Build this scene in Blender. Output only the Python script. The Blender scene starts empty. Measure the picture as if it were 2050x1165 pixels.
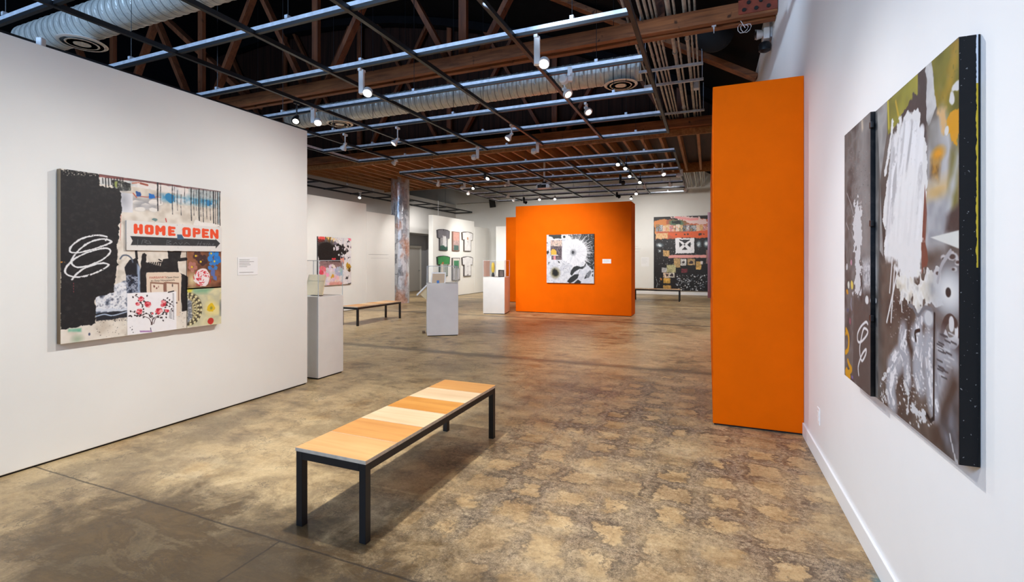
import bpy, bmesh, math, random
import numpy as np
from mathutils import Vector, Matrix

random.seed(7)
sc = bpy.context.scene
COL = sc.collection
R = math.radians
PI = math.pi

# ------------------------------------------------------------------ helpers
def lin(c):
    c = c / 255.0
    return c / 12.92 if c <= 0.04045 else ((c + 0.055) / 1.055) ** 2.4
def rgb(t):
    return (lin(t[0]), lin(t[1]), lin(t[2]), 1.0)

class NT:
    """small node-tree writer"""
    def __init__(s, name):
        s.m = bpy.data.materials.new(name); s.m.use_nodes = True
        s.t = s.m.node_tree; s.t.nodes.clear()
        s.out = s.t.nodes.new('ShaderNodeOutputMaterial')
    def n(s, typ, props=None, **inp):
        nd = s.t.nodes.new('ShaderNode' + typ)
        for k, v in (props or {}).items(): setattr(nd, k, v)
        for k, v in inp.items():
            key = int(k[1:]) if k[0] == 'i' and k[1:].isdigit() else k.replace('_', ' ')
            s.set(nd.inputs[key], v)
        return nd
    def set(s, sock, v):
        if isinstance(v, bpy.types.NodeSocket): s.t.links.new(v, sock)
        elif isinstance(v, bpy.types.Node): s.t.links.new(v.outputs[0], sock)
        else: sock.default_value = v
    def math(s, op, a, b=0.0, c=None, clamp=False):
        nd = s.t.nodes.new('ShaderNodeMath'); nd.operation = op; nd.use_clamp = clamp
        s.set(nd.inputs[0], a); s.set(nd.inputs[1], b)
        if c is not None: s.set(nd.inputs[2], c)
        return nd.outputs[0]
    def ramp(s, fac, stops, interp='LINEAR'):
        nd = s.t.nodes.new('ShaderNodeValToRGB'); cr = nd.color_ramp; cr.interpolation = interp
        while len(cr.elements) < len(stops): cr.elements.new(0.5)
        for e, (p, c) in zip(cr.elements, stops):
            e.position = p; e.color = c if len(c) == 4 else rgb(c)
        s.set(nd.inputs[0], fac); return nd.outputs[0]
    def mix(s, fac, a, b, mode='MIX'):
        nd = s.t.nodes.new('ShaderNodeMix'); nd.data_type = 'RGBA'; nd.blend_type = mode
        s.set(nd.inputs[0], fac); s.set(nd.inputs[6], a); s.set(nd.inputs[7], b); return nd.outputs[2]
    def sstep(s, v, a, b):
        nd = s.t.nodes.new('ShaderNodeMapRange'); nd.interpolation_type = 'SMOOTHSTEP'
        s.set(nd.inputs[0], v); nd.inputs[1].default_value = a; nd.inputs[2].default_value = b
        nd.inputs[3].default_value = 0; nd.inputs[4].default_value = 1; return nd.outputs[0]
    def noise(s, vec, scale, detail=4, rough=0.5, dist=0.0):
        nd = s.n('TexNoise', None, Scale=scale, Detail=detail, Roughness=rough, Distortion=dist)
        s.set(nd.inputs['Vector'], vec); return nd.outputs[0]
    def obj(s): return s.n('TexCoord').outputs['Object']
    def scaled(s, vec, sx, sy, sz):
        nd = s.n('Mapping'); s.set(nd.inputs[0], vec); nd.inputs['Scale'].default_value = (sx, sy, sz); return nd.outputs[0]
    def bsdf(s, color, rough=0.5, metal=0.0, spec=0.5, bump=None, bstr=0.1, bdist=0.002, coat=0.0):
        b = s.n('BsdfPrincipled')
        s.set(b.inputs['Base Color'], color); s.set(b.inputs['Roughness'], rough); s.set(b.inputs['Metallic'], metal)
        b.inputs['Specular IOR Level'].default_value = spec; b.inputs['Coat Weight'].default_value = coat
        if bump is not None:
            bp = s.n('Bump', None, Strength=bstr, Distance=bdist); s.set(bp.inputs['Height'], bump)
            s.t.links.new(bp.outputs[0], b.inputs['Normal'])
        s.t.links.new(b.outputs[0], s.out.inputs[0]); return s.m

def paint(name, c, rough=0.55, var=0.03, scale=6.0, metal=0.0, spec=0.5, bump=0.0, bscale=180.0):
    t = NT(name); P = t.obj()
    nz = t.noise(P, scale, 5, 0.55)
    lo = tuple(max(0, x * (1 - var)) for x in c); hi = tuple(min(255, x * (1 + var)) for x in c)
    col = t.ramp(nz, [(0.3, lo), (0.7, hi)])
    bp = t.noise(P, bscale, 3) if bump else None
    return t.bsdf(col, rough, metal, spec, bp, bump, 0.001)

def emit(name, c, k):
    t = NT(name)
    e = t.n('Emission'); e.inputs[0].default_value = rgb(c); e.inputs[1].default_value = k
    t.t.links.new(e.outputs[0], t.out.inputs[0]); return t.m

def wood(name, c_lo, c_hi, axis='x', rough=0.6, scale=1.0, spec=0.35, dark=0.0):
    t = NT(name); P = t.obj()
    st = {'x': (1.2, 16, 16), 'y': (16, 1.2, 16), 'z': (16, 16, 1.2)}[axis]
    g = t.noise(t.scaled(P, *[q * scale for q in st]), 1.0, 7, 0.62, 0.6)
    g2 = t.noise(P, 2.2 * scale, 4, 0.6)
    f = t.math('ADD', t.math('MULTIPLY', g, 0.75), t.math('MULTIPLY', g2, 0.25))
    col = t.ramp(f, [(0.36, c_lo), (0.64, c_hi)])
    if dark:
        k = t.noise(P, 7.0, 2)
        col = t.mix(t.math('MULTIPLY', t.sstep(k, 0.66, 0.74), dark), col, rgb(tuple(x * 0.3 for x in c_lo)))
    return t.bsdf(col, rough, 0, spec, g, 0.15, 0.002)

M = {}
M['white'] = paint('white_wall_paint', (238, 237, 232), 0.6, 0.012, 1.2, bump=0.05)
M['white_r'] = paint('right_wall_paint', (236, 236, 237), 0.5, 0.012, 1.2, bump=0.04)
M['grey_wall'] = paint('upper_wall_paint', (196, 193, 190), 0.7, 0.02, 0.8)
M['alcove_grey'] = paint('alcove_paint', (176, 177, 182), 0.7, 0.02, 0.8)  # plain grey of the alcove walls
M['orange'] = paint('orange_wall_paint', (236, 103, 0), 0.7, 0.02, 3.0, spec=0.06, bump=0.06)
M['ped'] = paint('pedestal_paint', (232, 230, 226), 0.5, 0.015, 4.0)
M['base'] = paint('painted_shadow_gap', (26, 24, 22), 0.8, 0.05)  # near black standing for the shadow line at the floor
M['black'] = paint('black_metal', (20, 22, 26), 0.42, 0.1, 9.0, spec=0.5)
M['blackm'] = paint('black_matte', (14, 14, 15), 0.7, 0.1)
M['galv'] = paint('galvanised_channel', (206, 213, 224), 0.4, 0.08, 14.0, metal=0.3)
M['conduit'] = paint('conduit_metal', (186, 181, 170), 0.38, 0.12, 9.0, metal=0.35)
M['fix'] = paint('white_fixture_enamel', (228, 230, 233), 0.4, 0.01)
M['lens'] = emit('lamp_lens', (255, 251, 244), 14.0)
M['lens_dim'] = emit('lamp_lens_turned', (255, 251, 244), 4.0)
M['diff'] = paint('diffuser_enamel', (244, 240, 234), 0.5, 0.05)
M['truss'] = wood('truss_timber', (98, 58, 36), (160, 102, 62), 'x', dark=0.8)
M['post'] = wood('truss_post_timber', (78, 43, 26), (124, 72, 43), 'z', dark=0.5)
M['joist'] = wood('joist_timber', (136, 88, 48), (186, 132, 80), 'y')
M['deck'] = wood('deck_timber', (44, 28, 18), (82, 52, 34), 'y', scale=0.7)
M['roof'] = paint('roof_boards', (13, 13, 16), 0.85, 0.3, 3.0, spec=0.15)
M['heel'] = paint('steel_heel_plate', (122, 52, 32), 0.6, 0.15, 9.0)
M['plate'] = paint('wall_plate_plastic', (240, 240, 240), 0.4, 0.01)
M['card_w'] = paint('white_card', (243, 243, 243), 0.5, 0.008)
M['ink'] = paint('grey_ink', (150, 148, 146), 0.7, 0.02)
M['ink_r'] = paint('faded_red_ink', (205, 160, 158), 0.7, 0.02)
M['blue'] = paint('blue_card', (40, 105, 175), 0.5, 0.03)
M['tan'] = paint('tan_paper', (198, 172, 144), 0.8, 0.03, 20)
M['cream'] = paint('cream_paper', (242, 219, 178), 0.8, 0.03, 9)
M['brass'] = paint('yellow_enamel', (214, 186, 70), 0.4, 0.05)
M['chrome'] = paint('chrome', (205, 208, 212), 0.12, 0.02, metal=1.0)
M['wire'] = paint('pale_wire', (196, 196, 200), 0.5, 0.03)
M['ply'] = paint('plywood_edge', (206, 190, 170), 0.6, 0.06, 30)
M['rust'] = paint('brown_block', (110, 88, 66), 0.7, 0.1)

def infill():
    t = NT('dark_plank_infill'); P = t.obj()
    x = t.n('SeparateXYZ'); t.set(x.inputs[0], P)
    fr = t.math('FRACT', t.math('MULTIPLY', x.outputs[0], 3.2))
    ln = t.sstep(t.math('ABSOLUTE', t.math('SUBTRACT', fr, 0.5)), 0.44, 0.5)
    g = t.noise(t.scaled(P, 9, 9, 0.6), 1.0, 6, 0.6)
    col = t.mix(ln, t.ramp(g, [(0.3, (30, 18, 13)), (0.7, (56, 33, 24))]), rgb((12, 8, 7)))
    return t.bsdf(col, 0.8, 0, 0.2)
M['infill'] = infill()

def duct_mat():
    t = NT('spiral_duct_steel'); P = t.obj()
    g = t.noise(t.scaled(P, 3, 3, 3), 3.0, 5, 0.6)
    sx = t.n('SeparateXYZ'); t.set(sx.inputs[0], P)
    an = t.math('DIVIDE', t.math('ARCTAN2', sx.outputs[2], sx.outputs[1]), 2 * PI)
    ph = t.math('FRACT', t.math('ADD', t.math('DIVIDE', sx.outputs[0], 0.15), t.math('ADD', an, 100.5)))
    seam = t.math('LESS_THAN', ph, 0.09)
    col = t.ramp(g, [(0.3, (196, 200, 198)), (0.7, (226, 227, 220))])
    col = t.mix(t.math('MULTIPLY', seam, 0.75), col, rgb((70, 74, 76)))
    r = t.ramp(g, [(0.3, (70, 70, 70)), (0.7, (120, 120, 120))])
    return t.bsdf(col, 0.38, 0.35, 0.5, g, 0.08, 0.004)
M['duct'] = duct_mat()
M['ductd'] = paint('duct_collar_steel', (96, 104, 116), 0.4, 0.1, metal=0.6)

def wrapped():
    t = NT('patched_metal_sheet'); P = t.obj()
    v = t.n('TexVoronoi', {'feature': 'F1', 'distance': 'CHEBYCHEV'}, Scale=5.5)
    t.set(v.inputs['Vector'], t.scaled(P, 1.4, 1.4, 0.55))
    g = t.noise(P, 9, 6, 0.7, 1.0)
    big = t.noise(t.scaled(P, 1.5, 1.5, 0.8), 1.6, 3)
    c1 = t.ramp(t.math('ADD', t.math('MULTIPLY', g, 0.6), t.math('MULTIPLY', v.outputs['Color'], 0.4)),
                [(0.25, (128, 130, 136)), (0.42, (182, 186, 194)), (0.58, (220, 224, 232)), (0.78, (244, 245, 248))])
    c2 = t.ramp(g, [(0.3, (158, 112, 92)), (0.7, (230, 192, 174))])
    col = t.mix(t.sstep(big, 0.5, 0.62), c1, c2)
    rg = t.ramp(g, [(0.3, (60, 60, 60)), (0.7, (120, 120, 120))])
    return t.bsdf(col, rg, 0.25, 0.5, t.math('ADD', g, v.outputs['Distance']), 0.4, 0.01)
M['wrap'] = wrapped()

def acrylic():
    t = NT('clear_acrylic')
    tr = t.n('BsdfTransparent'); tr.inputs[0].default_value = (0.99, 0.992, 0.993, 1)
    gl = t.n('BsdfGlossy'); gl.inputs[0].default_value = (1, 1, 1, 1); gl.inputs['Roughness'].default_value = 0.03
    fr = t.n('LayerWeight'); fr.inputs[0].default_value = 0.5
    fr = t.math('ADD', 0.025, t.math('MULTIPLY', t.math('POWER', fr.outputs['Facing'], 4.0), 0.6))
    nz = t.noise(t.obj(), 3.0, 2)
    f = t.math('MULTIPLY', fr, t.math('ADD', 0.75, t.math('MULTIPLY', nz, 0.3)))
    mx = t.n('MixShader'); t.set(mx.inputs[0], f); t.set(mx.inputs[1], tr); t.set(mx.inputs[2], gl)
    t.t.links.new(mx.outputs[0], t.out.inputs[0]); return t.m
M['acrylic'] = acrylic()
def acrylic_edge():
    t = NT('acrylic_polished_edge')
    tr = t.n('BsdfTransparent'); tr.inputs[0].default_value = (0.8, 0.86, 0.9, 1)
    df = t.n('BsdfPrincipled'); df.inputs['Base Color'].default_value = (0.9, 0.93, 0.96, 1); df.inputs['Roughness'].default_value = 0.2
    nz = t.noise(t.obj(), 8.0, 2)
    mx = t.n('MixShader'); t.set(mx.inputs[0], t.math('ADD', 0.45, t.math('MULTIPLY', nz, 0.2))); t.set(mx.inputs[1], tr); t.set(mx.inputs[2], df)
    t.t.links.new(mx.outputs[0], t.out.inputs[0]); return t.m
M['acredge'] = acrylic_edge()

def canvas_mat():
    t = NT('painted_canvas')
    a = t.n('Attribute'); a.attribute_name = 'paint'
    P = t.obj(); b = t.noise(P, 260, 2); b2 = t.noise(P, 24, 5, 0.6)
    col = t.mix(t.math('MULTIPLY', t.math('SUBTRACT', b2, 0.5, clamp=True), 0.25), a.outputs['Color'], (0.3, 0.28, 0.26, 1))
    return t.bsdf(col, 0.5, 0, 0.35, t.math('ADD', b, t.math('MULTIPLY', b2, 2.0)), 0.12, 0.001)
M['canvas'] = canvas_mat()

def floor_mat():
    t = NT('stained_concrete')
    P = t.obj(); sp = t.n('SeparateXYZ'); t.set(sp.inputs[0], P); X, Y = sp.outputs[0], sp.outputs[1]
    mul = lambda a, b: t.math('MULTIPLY', a, b)
    add = lambda a, b: t.math('ADD', a, b)
    inv = lambda a: t.math('SUBTRACT', 1.0, a)
    n1 = t.noise(P, 0.75, 6, 0.62, 0.3)
    n2 = t.noise(P, 3.4, 10, 0.7, 0.5)
    n3 = t.noise(P, 30, 7, 0.78)
    n4 = t.noise(P, 150, 4, 0.75)
    sm = t.noise(t.scaled(P, 1.0, 2.6, 1), 2.0, 10, 0.7, 0.6)      # trowel smears
    f = add(mul(n1, 0.34), add(mul(n2, 0.36), mul(sm, 0.30)))
    base = t.ramp(f, [(0.34, (80, 65, 43)), (0.42, (124, 102, 70)), (0.475, (176, 149, 107)), (0.55, (202, 175, 130)), (0.66, (220, 198, 158))])
    n5 = t.noise(P, 1.9, 8, 0.66, 0.3)
    base = t.mix(mul(t.sstep(n5, 0.54, 0.66), 0.45), base, rgb((158, 118, 64)))
    # marks of lifted tiles: ochre pads between grey, grainy adhesive lines
    w1 = t.noise(P, 3.6, 5, 0.6); w2 = t.noise(t.scaled(P, 1, 1, 7), 3.9, 5, 0.6)
    wb1 = t.noise(P, 11, 4, 0.6); wb2 = t.noise(t.scaled(P, 1.03, .97, 5), 11.3, 4, 0.6)
    def band(C, off, w, wb):
        u = add(t.math('DIVIDE', add(C, off), 0.29), add(mul(t.math('SUBTRACT', w, 0.5), 0.7), mul(t.math('SUBTRACT', wb, 0.5), 0.55)))
        return mul(t.math('ABSOLUTE', t.math('SUBTRACT', t.math('FRACT', u), 0.5)), 2.0), t.math('FLOOR', u)
    (La, ia), (Lb, ib) = band(X, 10.0 - 0.07, w1, wb1), band(Y, 10.0, w2, wb2)
    cv = t.n('CombineXYZ'); t.set(cv.inputs[0], ia); t.set(cv.inputs[1], ib)
    wn = t.n('TexWhiteNoise'); t.set(wn.inputs['Vector'], cv.outputs[0]); cellr = wn.outputs['Value']
    L = add(t.math('MAXIMUM', La, Lb), mul(t.math('SUBTRACT', cellr, .5), .28))
    L = add(L, add(mul(t.math('SUBTRACT', n2, 0.5), 1.5), mul(t.math('SUBTRACT', n3, 0.5), 0.7)))
    line = t.sstep(L, 0.36, 0.86)
    rim = mul(t.sstep(L, 0.46, 0.64), inv(t.sstep(L, 0.66, 0.86)))
    pad = t.ramp(add(mul(n2, 0.5), mul(sm, 0.5)), [(0.36, (118, 92, 60)), (0.45, (162, 130, 88)), (0.54, (188, 157, 112)), (0.66, (208, 182, 142))])
    gro = t.ramp(add(mul(n3, 0.6), mul(n4, 0.4)), [(0.42, (168, 147, 120)), (0.50, (130, 113, 94)), (0.55, (74, 65, 57))])
    pres = add(.3, mul(cellr, .7))
    cell = t.mix(add(mul(line, pres), mul(inv(pres), .55)), pad, gro)
    n8 = t.noise(P, 2.1, 6, 0.62)
    cell = t.mix(mul(mul(rim, t.sstep(n8, 0.40, 0.56)), 0.7), cell, rgb((66, 57, 50)))
    reg = mul(t.sstep(add(X, mul(t.math('SUBTRACT', n1, 0.5), 2.0)), -2.6, -1.0), inv(t.sstep(Y, 5.4, 7.6)))
    reg = add(mul(reg, add(.42, mul(t.sstep(n8, .36, .6), .48))), mul(inv(t.sstep(Y, 8.0, 12.0)), 0.10))
    base = t.mix(reg, base, cell)
    # grey and brown staining
    n6 = t.noise(P, 0.55, 5, 0.58, 0.4)
    base = t.mix(mul(t.sstep(n6, 0.51, 0.64), 0.34), base, rgb((112, 98, 82)))
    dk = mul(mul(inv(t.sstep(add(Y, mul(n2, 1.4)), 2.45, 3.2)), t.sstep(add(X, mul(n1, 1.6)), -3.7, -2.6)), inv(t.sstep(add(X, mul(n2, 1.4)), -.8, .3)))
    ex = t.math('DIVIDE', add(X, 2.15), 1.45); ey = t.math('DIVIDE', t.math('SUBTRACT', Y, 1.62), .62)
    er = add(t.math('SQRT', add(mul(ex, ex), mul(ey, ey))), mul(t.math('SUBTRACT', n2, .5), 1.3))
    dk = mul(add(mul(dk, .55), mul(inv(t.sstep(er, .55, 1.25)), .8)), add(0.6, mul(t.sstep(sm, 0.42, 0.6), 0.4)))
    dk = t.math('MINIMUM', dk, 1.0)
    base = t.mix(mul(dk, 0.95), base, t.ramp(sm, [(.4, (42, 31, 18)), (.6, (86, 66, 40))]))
    d2 = mul(mul(t.sstep(n8, 0.46, 0.6), inv(t.sstep(Y, 4.2, 6.5))), inv(t.sstep(X, -1.6, -.6)))
    base = t.mix(mul(d2, 0.38), base, rgb((84, 70, 52)))
    # grain
    base = t.mix(mul(t.sstep(n3, 0.53, 0.68), 0.40), base, rgb((70, 59, 49)))
    base = t.mix(mul(mul(inv(t.sstep(n3, 0.34, 0.44)), 0.3), inv(dk)), base, rgb((216, 192, 152)))
    base = t.mix(mul(t.sstep(n4, 0.53, 0.70), 0.34), base, rgb((58, 50, 43)))
    # cracks
    v = t.n('TexVoronoi', {'feature': 'DISTANCE_TO_EDGE'}, Scale=1.7)
    wv = t.n('VectorMath', {'operation': 'ADD'}); t.set(wv.inputs[0], P)
    nc = t.n('TexNoise', None, Scale=2.4, Detail=8.0, Roughness=0.7); t.set(nc.inputs['Vector'], P)
    t.set(wv.inputs[1], nc.outputs['Color']); t.set(v.inputs['Vector'], wv.outputs[0])
    ck = inv(t.sstep(v.outputs['Distance'], 0.004, 0.022))
    base = t.mix(mul(ck, mul(t.sstep(n2, 0.42, 0.58), 0.6)), base, rgb((62, 53, 45)))
    # saw-cut joints with dark soiling
    jw = mul(t.math('SUBTRACT', n2, 0.5), 0.03)
    Yw = add(Y, jw)
    fr = t.math('FRACT', t.math('DIVIDE', add(Yw, 20 * 4.88 - 1.87), 4.88))
    dj = mul(t.math('MINIMUM', fr, inv(fr)), 4.88)
    soil = mul(inv(t.sstep(add(dj, mul(t.math('SUBTRACT', n2, 0.5), 0.4)), 0.02, 0.22)), t.sstep(Y, 3.0, 5.0))
    base = t.mix(mul(soil, add(0.2, mul(n2, 0.8))), base, rgb((62, 54, 47)))
    ln = inv(t.sstep(dj, 0.003, 0.009))
    lx = inv(t.sstep(t.math('ABSOLUTE', add(add(X, 2.1), jw)), 0.003, 0.008))
    ln = t.math('MAXIMUM', ln, mul(lx, t.math('LESS_THAN', Y, 1.87)))
    base = t.mix(mul(ln, 0.75), base, rgb((40, 34, 29)))
    # a smear of teal paint by the right-hand baseboard
    tx = mul(t.sstep(add(X, mul(n3, 0.05)), 0.715, 0.75), mul(t.sstep(Y, 2.2, 2.3), inv(t.sstep(Y, 2.62, 2.8))))
    base = t.mix(mul(tx, 0.8), base, rgb((60, 130, 140)))
    rough = add(0.25, mul(n2, 0.26))
    n9 = t.noise(P, 70, 5, 0.8)
    base = t.mix(mul(t.sstep(n9, 0.54, 0.66), 0.32), base, rgb((60, 50, 40)))
    base = t.mix(mul(mul(inv(t.sstep(n9, 0.36, 0.44)), 0.25), inv(dk)), base, rgb((226, 206, 170)))
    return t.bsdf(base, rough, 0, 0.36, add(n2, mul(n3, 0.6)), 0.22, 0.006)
M['floor'] = floor_mat()

# ------------------------------------------------------------------ mesh builder
class MB:
    def __init__(s): s.v = []; s.f = []; s.mi = []; s.cur = 0
    def mat(s, i): s.cur = i; return s
    def add(s, vs, fs):
        b = len(s.v); s.v += [tuple(p) for p in vs]
        for f in fs: s.f.append([b + i for i in f]); s.mi.append(s.cur)
        return s
    def box(s, x0, x1, y0, y1, z0, z1, mtx=None):
        vs = [Vector((x, y, z)) for z in (z0, z1) for y in (y0, y1) for x in (x0, x1)]
        if mtx is not None: vs = [mtx @ p for p in vs]
        return s.add(vs, [(0, 2, 3, 1), (4, 5, 7, 6), (0, 1, 5, 4), (2, 6, 7, 3), (0, 4, 6, 2), (1, 3, 7, 5)])
    def beam(s, p, q, w, h, up=(0, 0, 1)):
        p, q = Vector(p), Vector(q); d = (q - p).normalized(); u = Vector(up)
        if abs(d.dot(u)) > 0.98: u = Vector((0, 1, 0))
        a = d.cross(u).normalized() * (w / 2); b = a.cross(d).normalized() * (h / 2)
        vs = [p - a - b, p + a - b, p + a + b, p - a + b, q - a - b, q + a - b, q + a + b, q - a + b]
        return s.add(vs, [(0, 1, 2, 3), (7, 6, 5, 4), (0, 4, 5, 1), (1, 5, 6, 2), (2, 6, 7, 3), (3, 7, 4, 0)])
    def cyl(s, p, q, r0, r1=None, n=20, cap=True):
        r1 = r0 if r1 is None else r1
        p, q = Vector(p), Vector(q); d = (q - p).normalized()
        u = Vector((0, 0, 1)) if abs(d.z) < 0.9 else Vector((1, 0, 0))
        a = d.cross(u).normalized(); b = d.cross(a)
        ring = lambda c, r: [c + a * (r * math.cos(2 * PI * k / n)) + b * (r * math.sin(2 * PI * k / n)) for k in range(n)]
        fs = [(k, (k + 1) % n, n + (k + 1) % n, n + k) for k in range(n)]
        if cap: fs += [tuple(range(n))[::-1], tuple(range(n, 2 * n))]
        return s.add(ring(p, r0) + ring(q, r1), fs)
    def lathe(s, prof, n=28, mtx=None):
        vs = []; fs = []
        for r, z in prof:
            for k in range(n):
                vs.append(Vector((r * math.cos(2 * PI * k / n), r * math.sin(2 * PI * k / n), z)))
        for i in range(len(prof) - 1):
            for k in range(n):
                fs.append((i * n + k, i * n + (k + 1) % n, (i + 1) * n + (k + 1) % n, (i + 1) * n + k))
        if prof[0][0] > 1e-5: fs.append(tuple(range(n))[::-1])
        if prof[-1][0] > 1e-5: fs.append(tuple(range((len(prof) - 1) * n, len(prof) * n)))
        if mtx is not None: vs = [mtx @ p for p in vs]
        return s.add(vs, fs)
    def tube(s, pts, r, n=6):
        pts = [Vector(p) for p in pts]; vs = []; fs = []
        for i, p in enumerate(pts):
            d = (pts[min(i + 1, len(pts) - 1)] - pts[max(i - 1, 0)]).normalized()
            u = Vector((0, 0, 1)) if abs(d.z) < 0.9 else Vector((1, 0, 0))
            a = d.cross(u).normalized(); b = d.cross(a)
            vs += [p + a * (r * math.cos(2 * PI * k / n)) + b * (r * math.sin(2 * PI * k / n)) for k in range(n)]
        for i in range(len(pts) - 1):
            for k in range(n): fs.append((i * n + k, i * n + (k + 1) % n, (i + 1) * n + (k + 1) % n, (i + 1) * n + k))
        fs += [tuple(range(n))[::-1], tuple(range((len(pts) - 1) * n, len(pts) * n))]
        return s.add(vs, fs)
    def prism(s, poly, t0, t1, axis='x'):
        n = len(poly)
        mk = (lambda a, b, t: (t, a, b)) if axis == 'x' else (lambda a, b, t: (a, t, b))
        vs = [mk(a, b, t0) for a, b in poly] + [mk(a, b, t1) for a, b in poly]
        return s.add(vs, [tuple(range(n))[::-1], tuple(range(n, 2 * n))] + [(i, (i + 1) % n, n + (i + 1) % n, n + i) for i in range(n)])
    def build(s, name, mats, parent=None, bevel=0.0, smooth=False, seg=2):
        me = bpy.data.meshes.new(name); me.from_pydata(s.v, [], s.f)
        for m in (mats if isinstance(mats, (list, tuple)) else [mats]): me.materials.append(m)
        if any(s.mi): me.polygons.foreach_set('material_index', s.mi)
        bm = bmesh.new(); bm.from_mesh(me); bmesh.ops.recalc_face_normals(bm, faces=bm.faces); bm.to_mesh(me); bm.free()
        if smooth:
            me.polygons.foreach_set('use_smooth', [True] * len(me.polygons))
        o = bpy.data.objects.new(name, me); COL.objects.link(o)
        if parent is not None: o.parent = parent
        if bevel:
            b = o.modifiers.new('edge', 'BEVEL'); b.width = bevel; b.segments = seg; b.limit_method = 'ANGLE'; b.angle_limit = R(50)
        if smooth:
            try: me.set_sharp_from_angle(angle=R(40))
            except Exception: pass
        return o

def tag(o, label, cat, group=None, kind=None):
    o['label'] = label; o['category'] = cat
    if group: o['group'] = group
    if kind: o['kind'] = kind
    return o
def thing(name, label, cat, loc=(0, 0, 0), rz=0.0, group=None):
    o = bpy.data.objects.new(name, None); o.empty_display_size = 0.1; COL.objects.link(o)
    o.location = loc; o.rotation_euler = (0, 0, rz); return tag(o, label, cat, group)
def struct(o, label=None):
    o['kind'] = 'structure'
    if label: o['label'] = label
    return o
def copy_tree(o, parent=None):
    c = o.copy(); COL.objects.link(c)
    if parent is not None: c.parent = parent
    for ch in list(o.children): copy_tree(ch, c)
    return c

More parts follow.
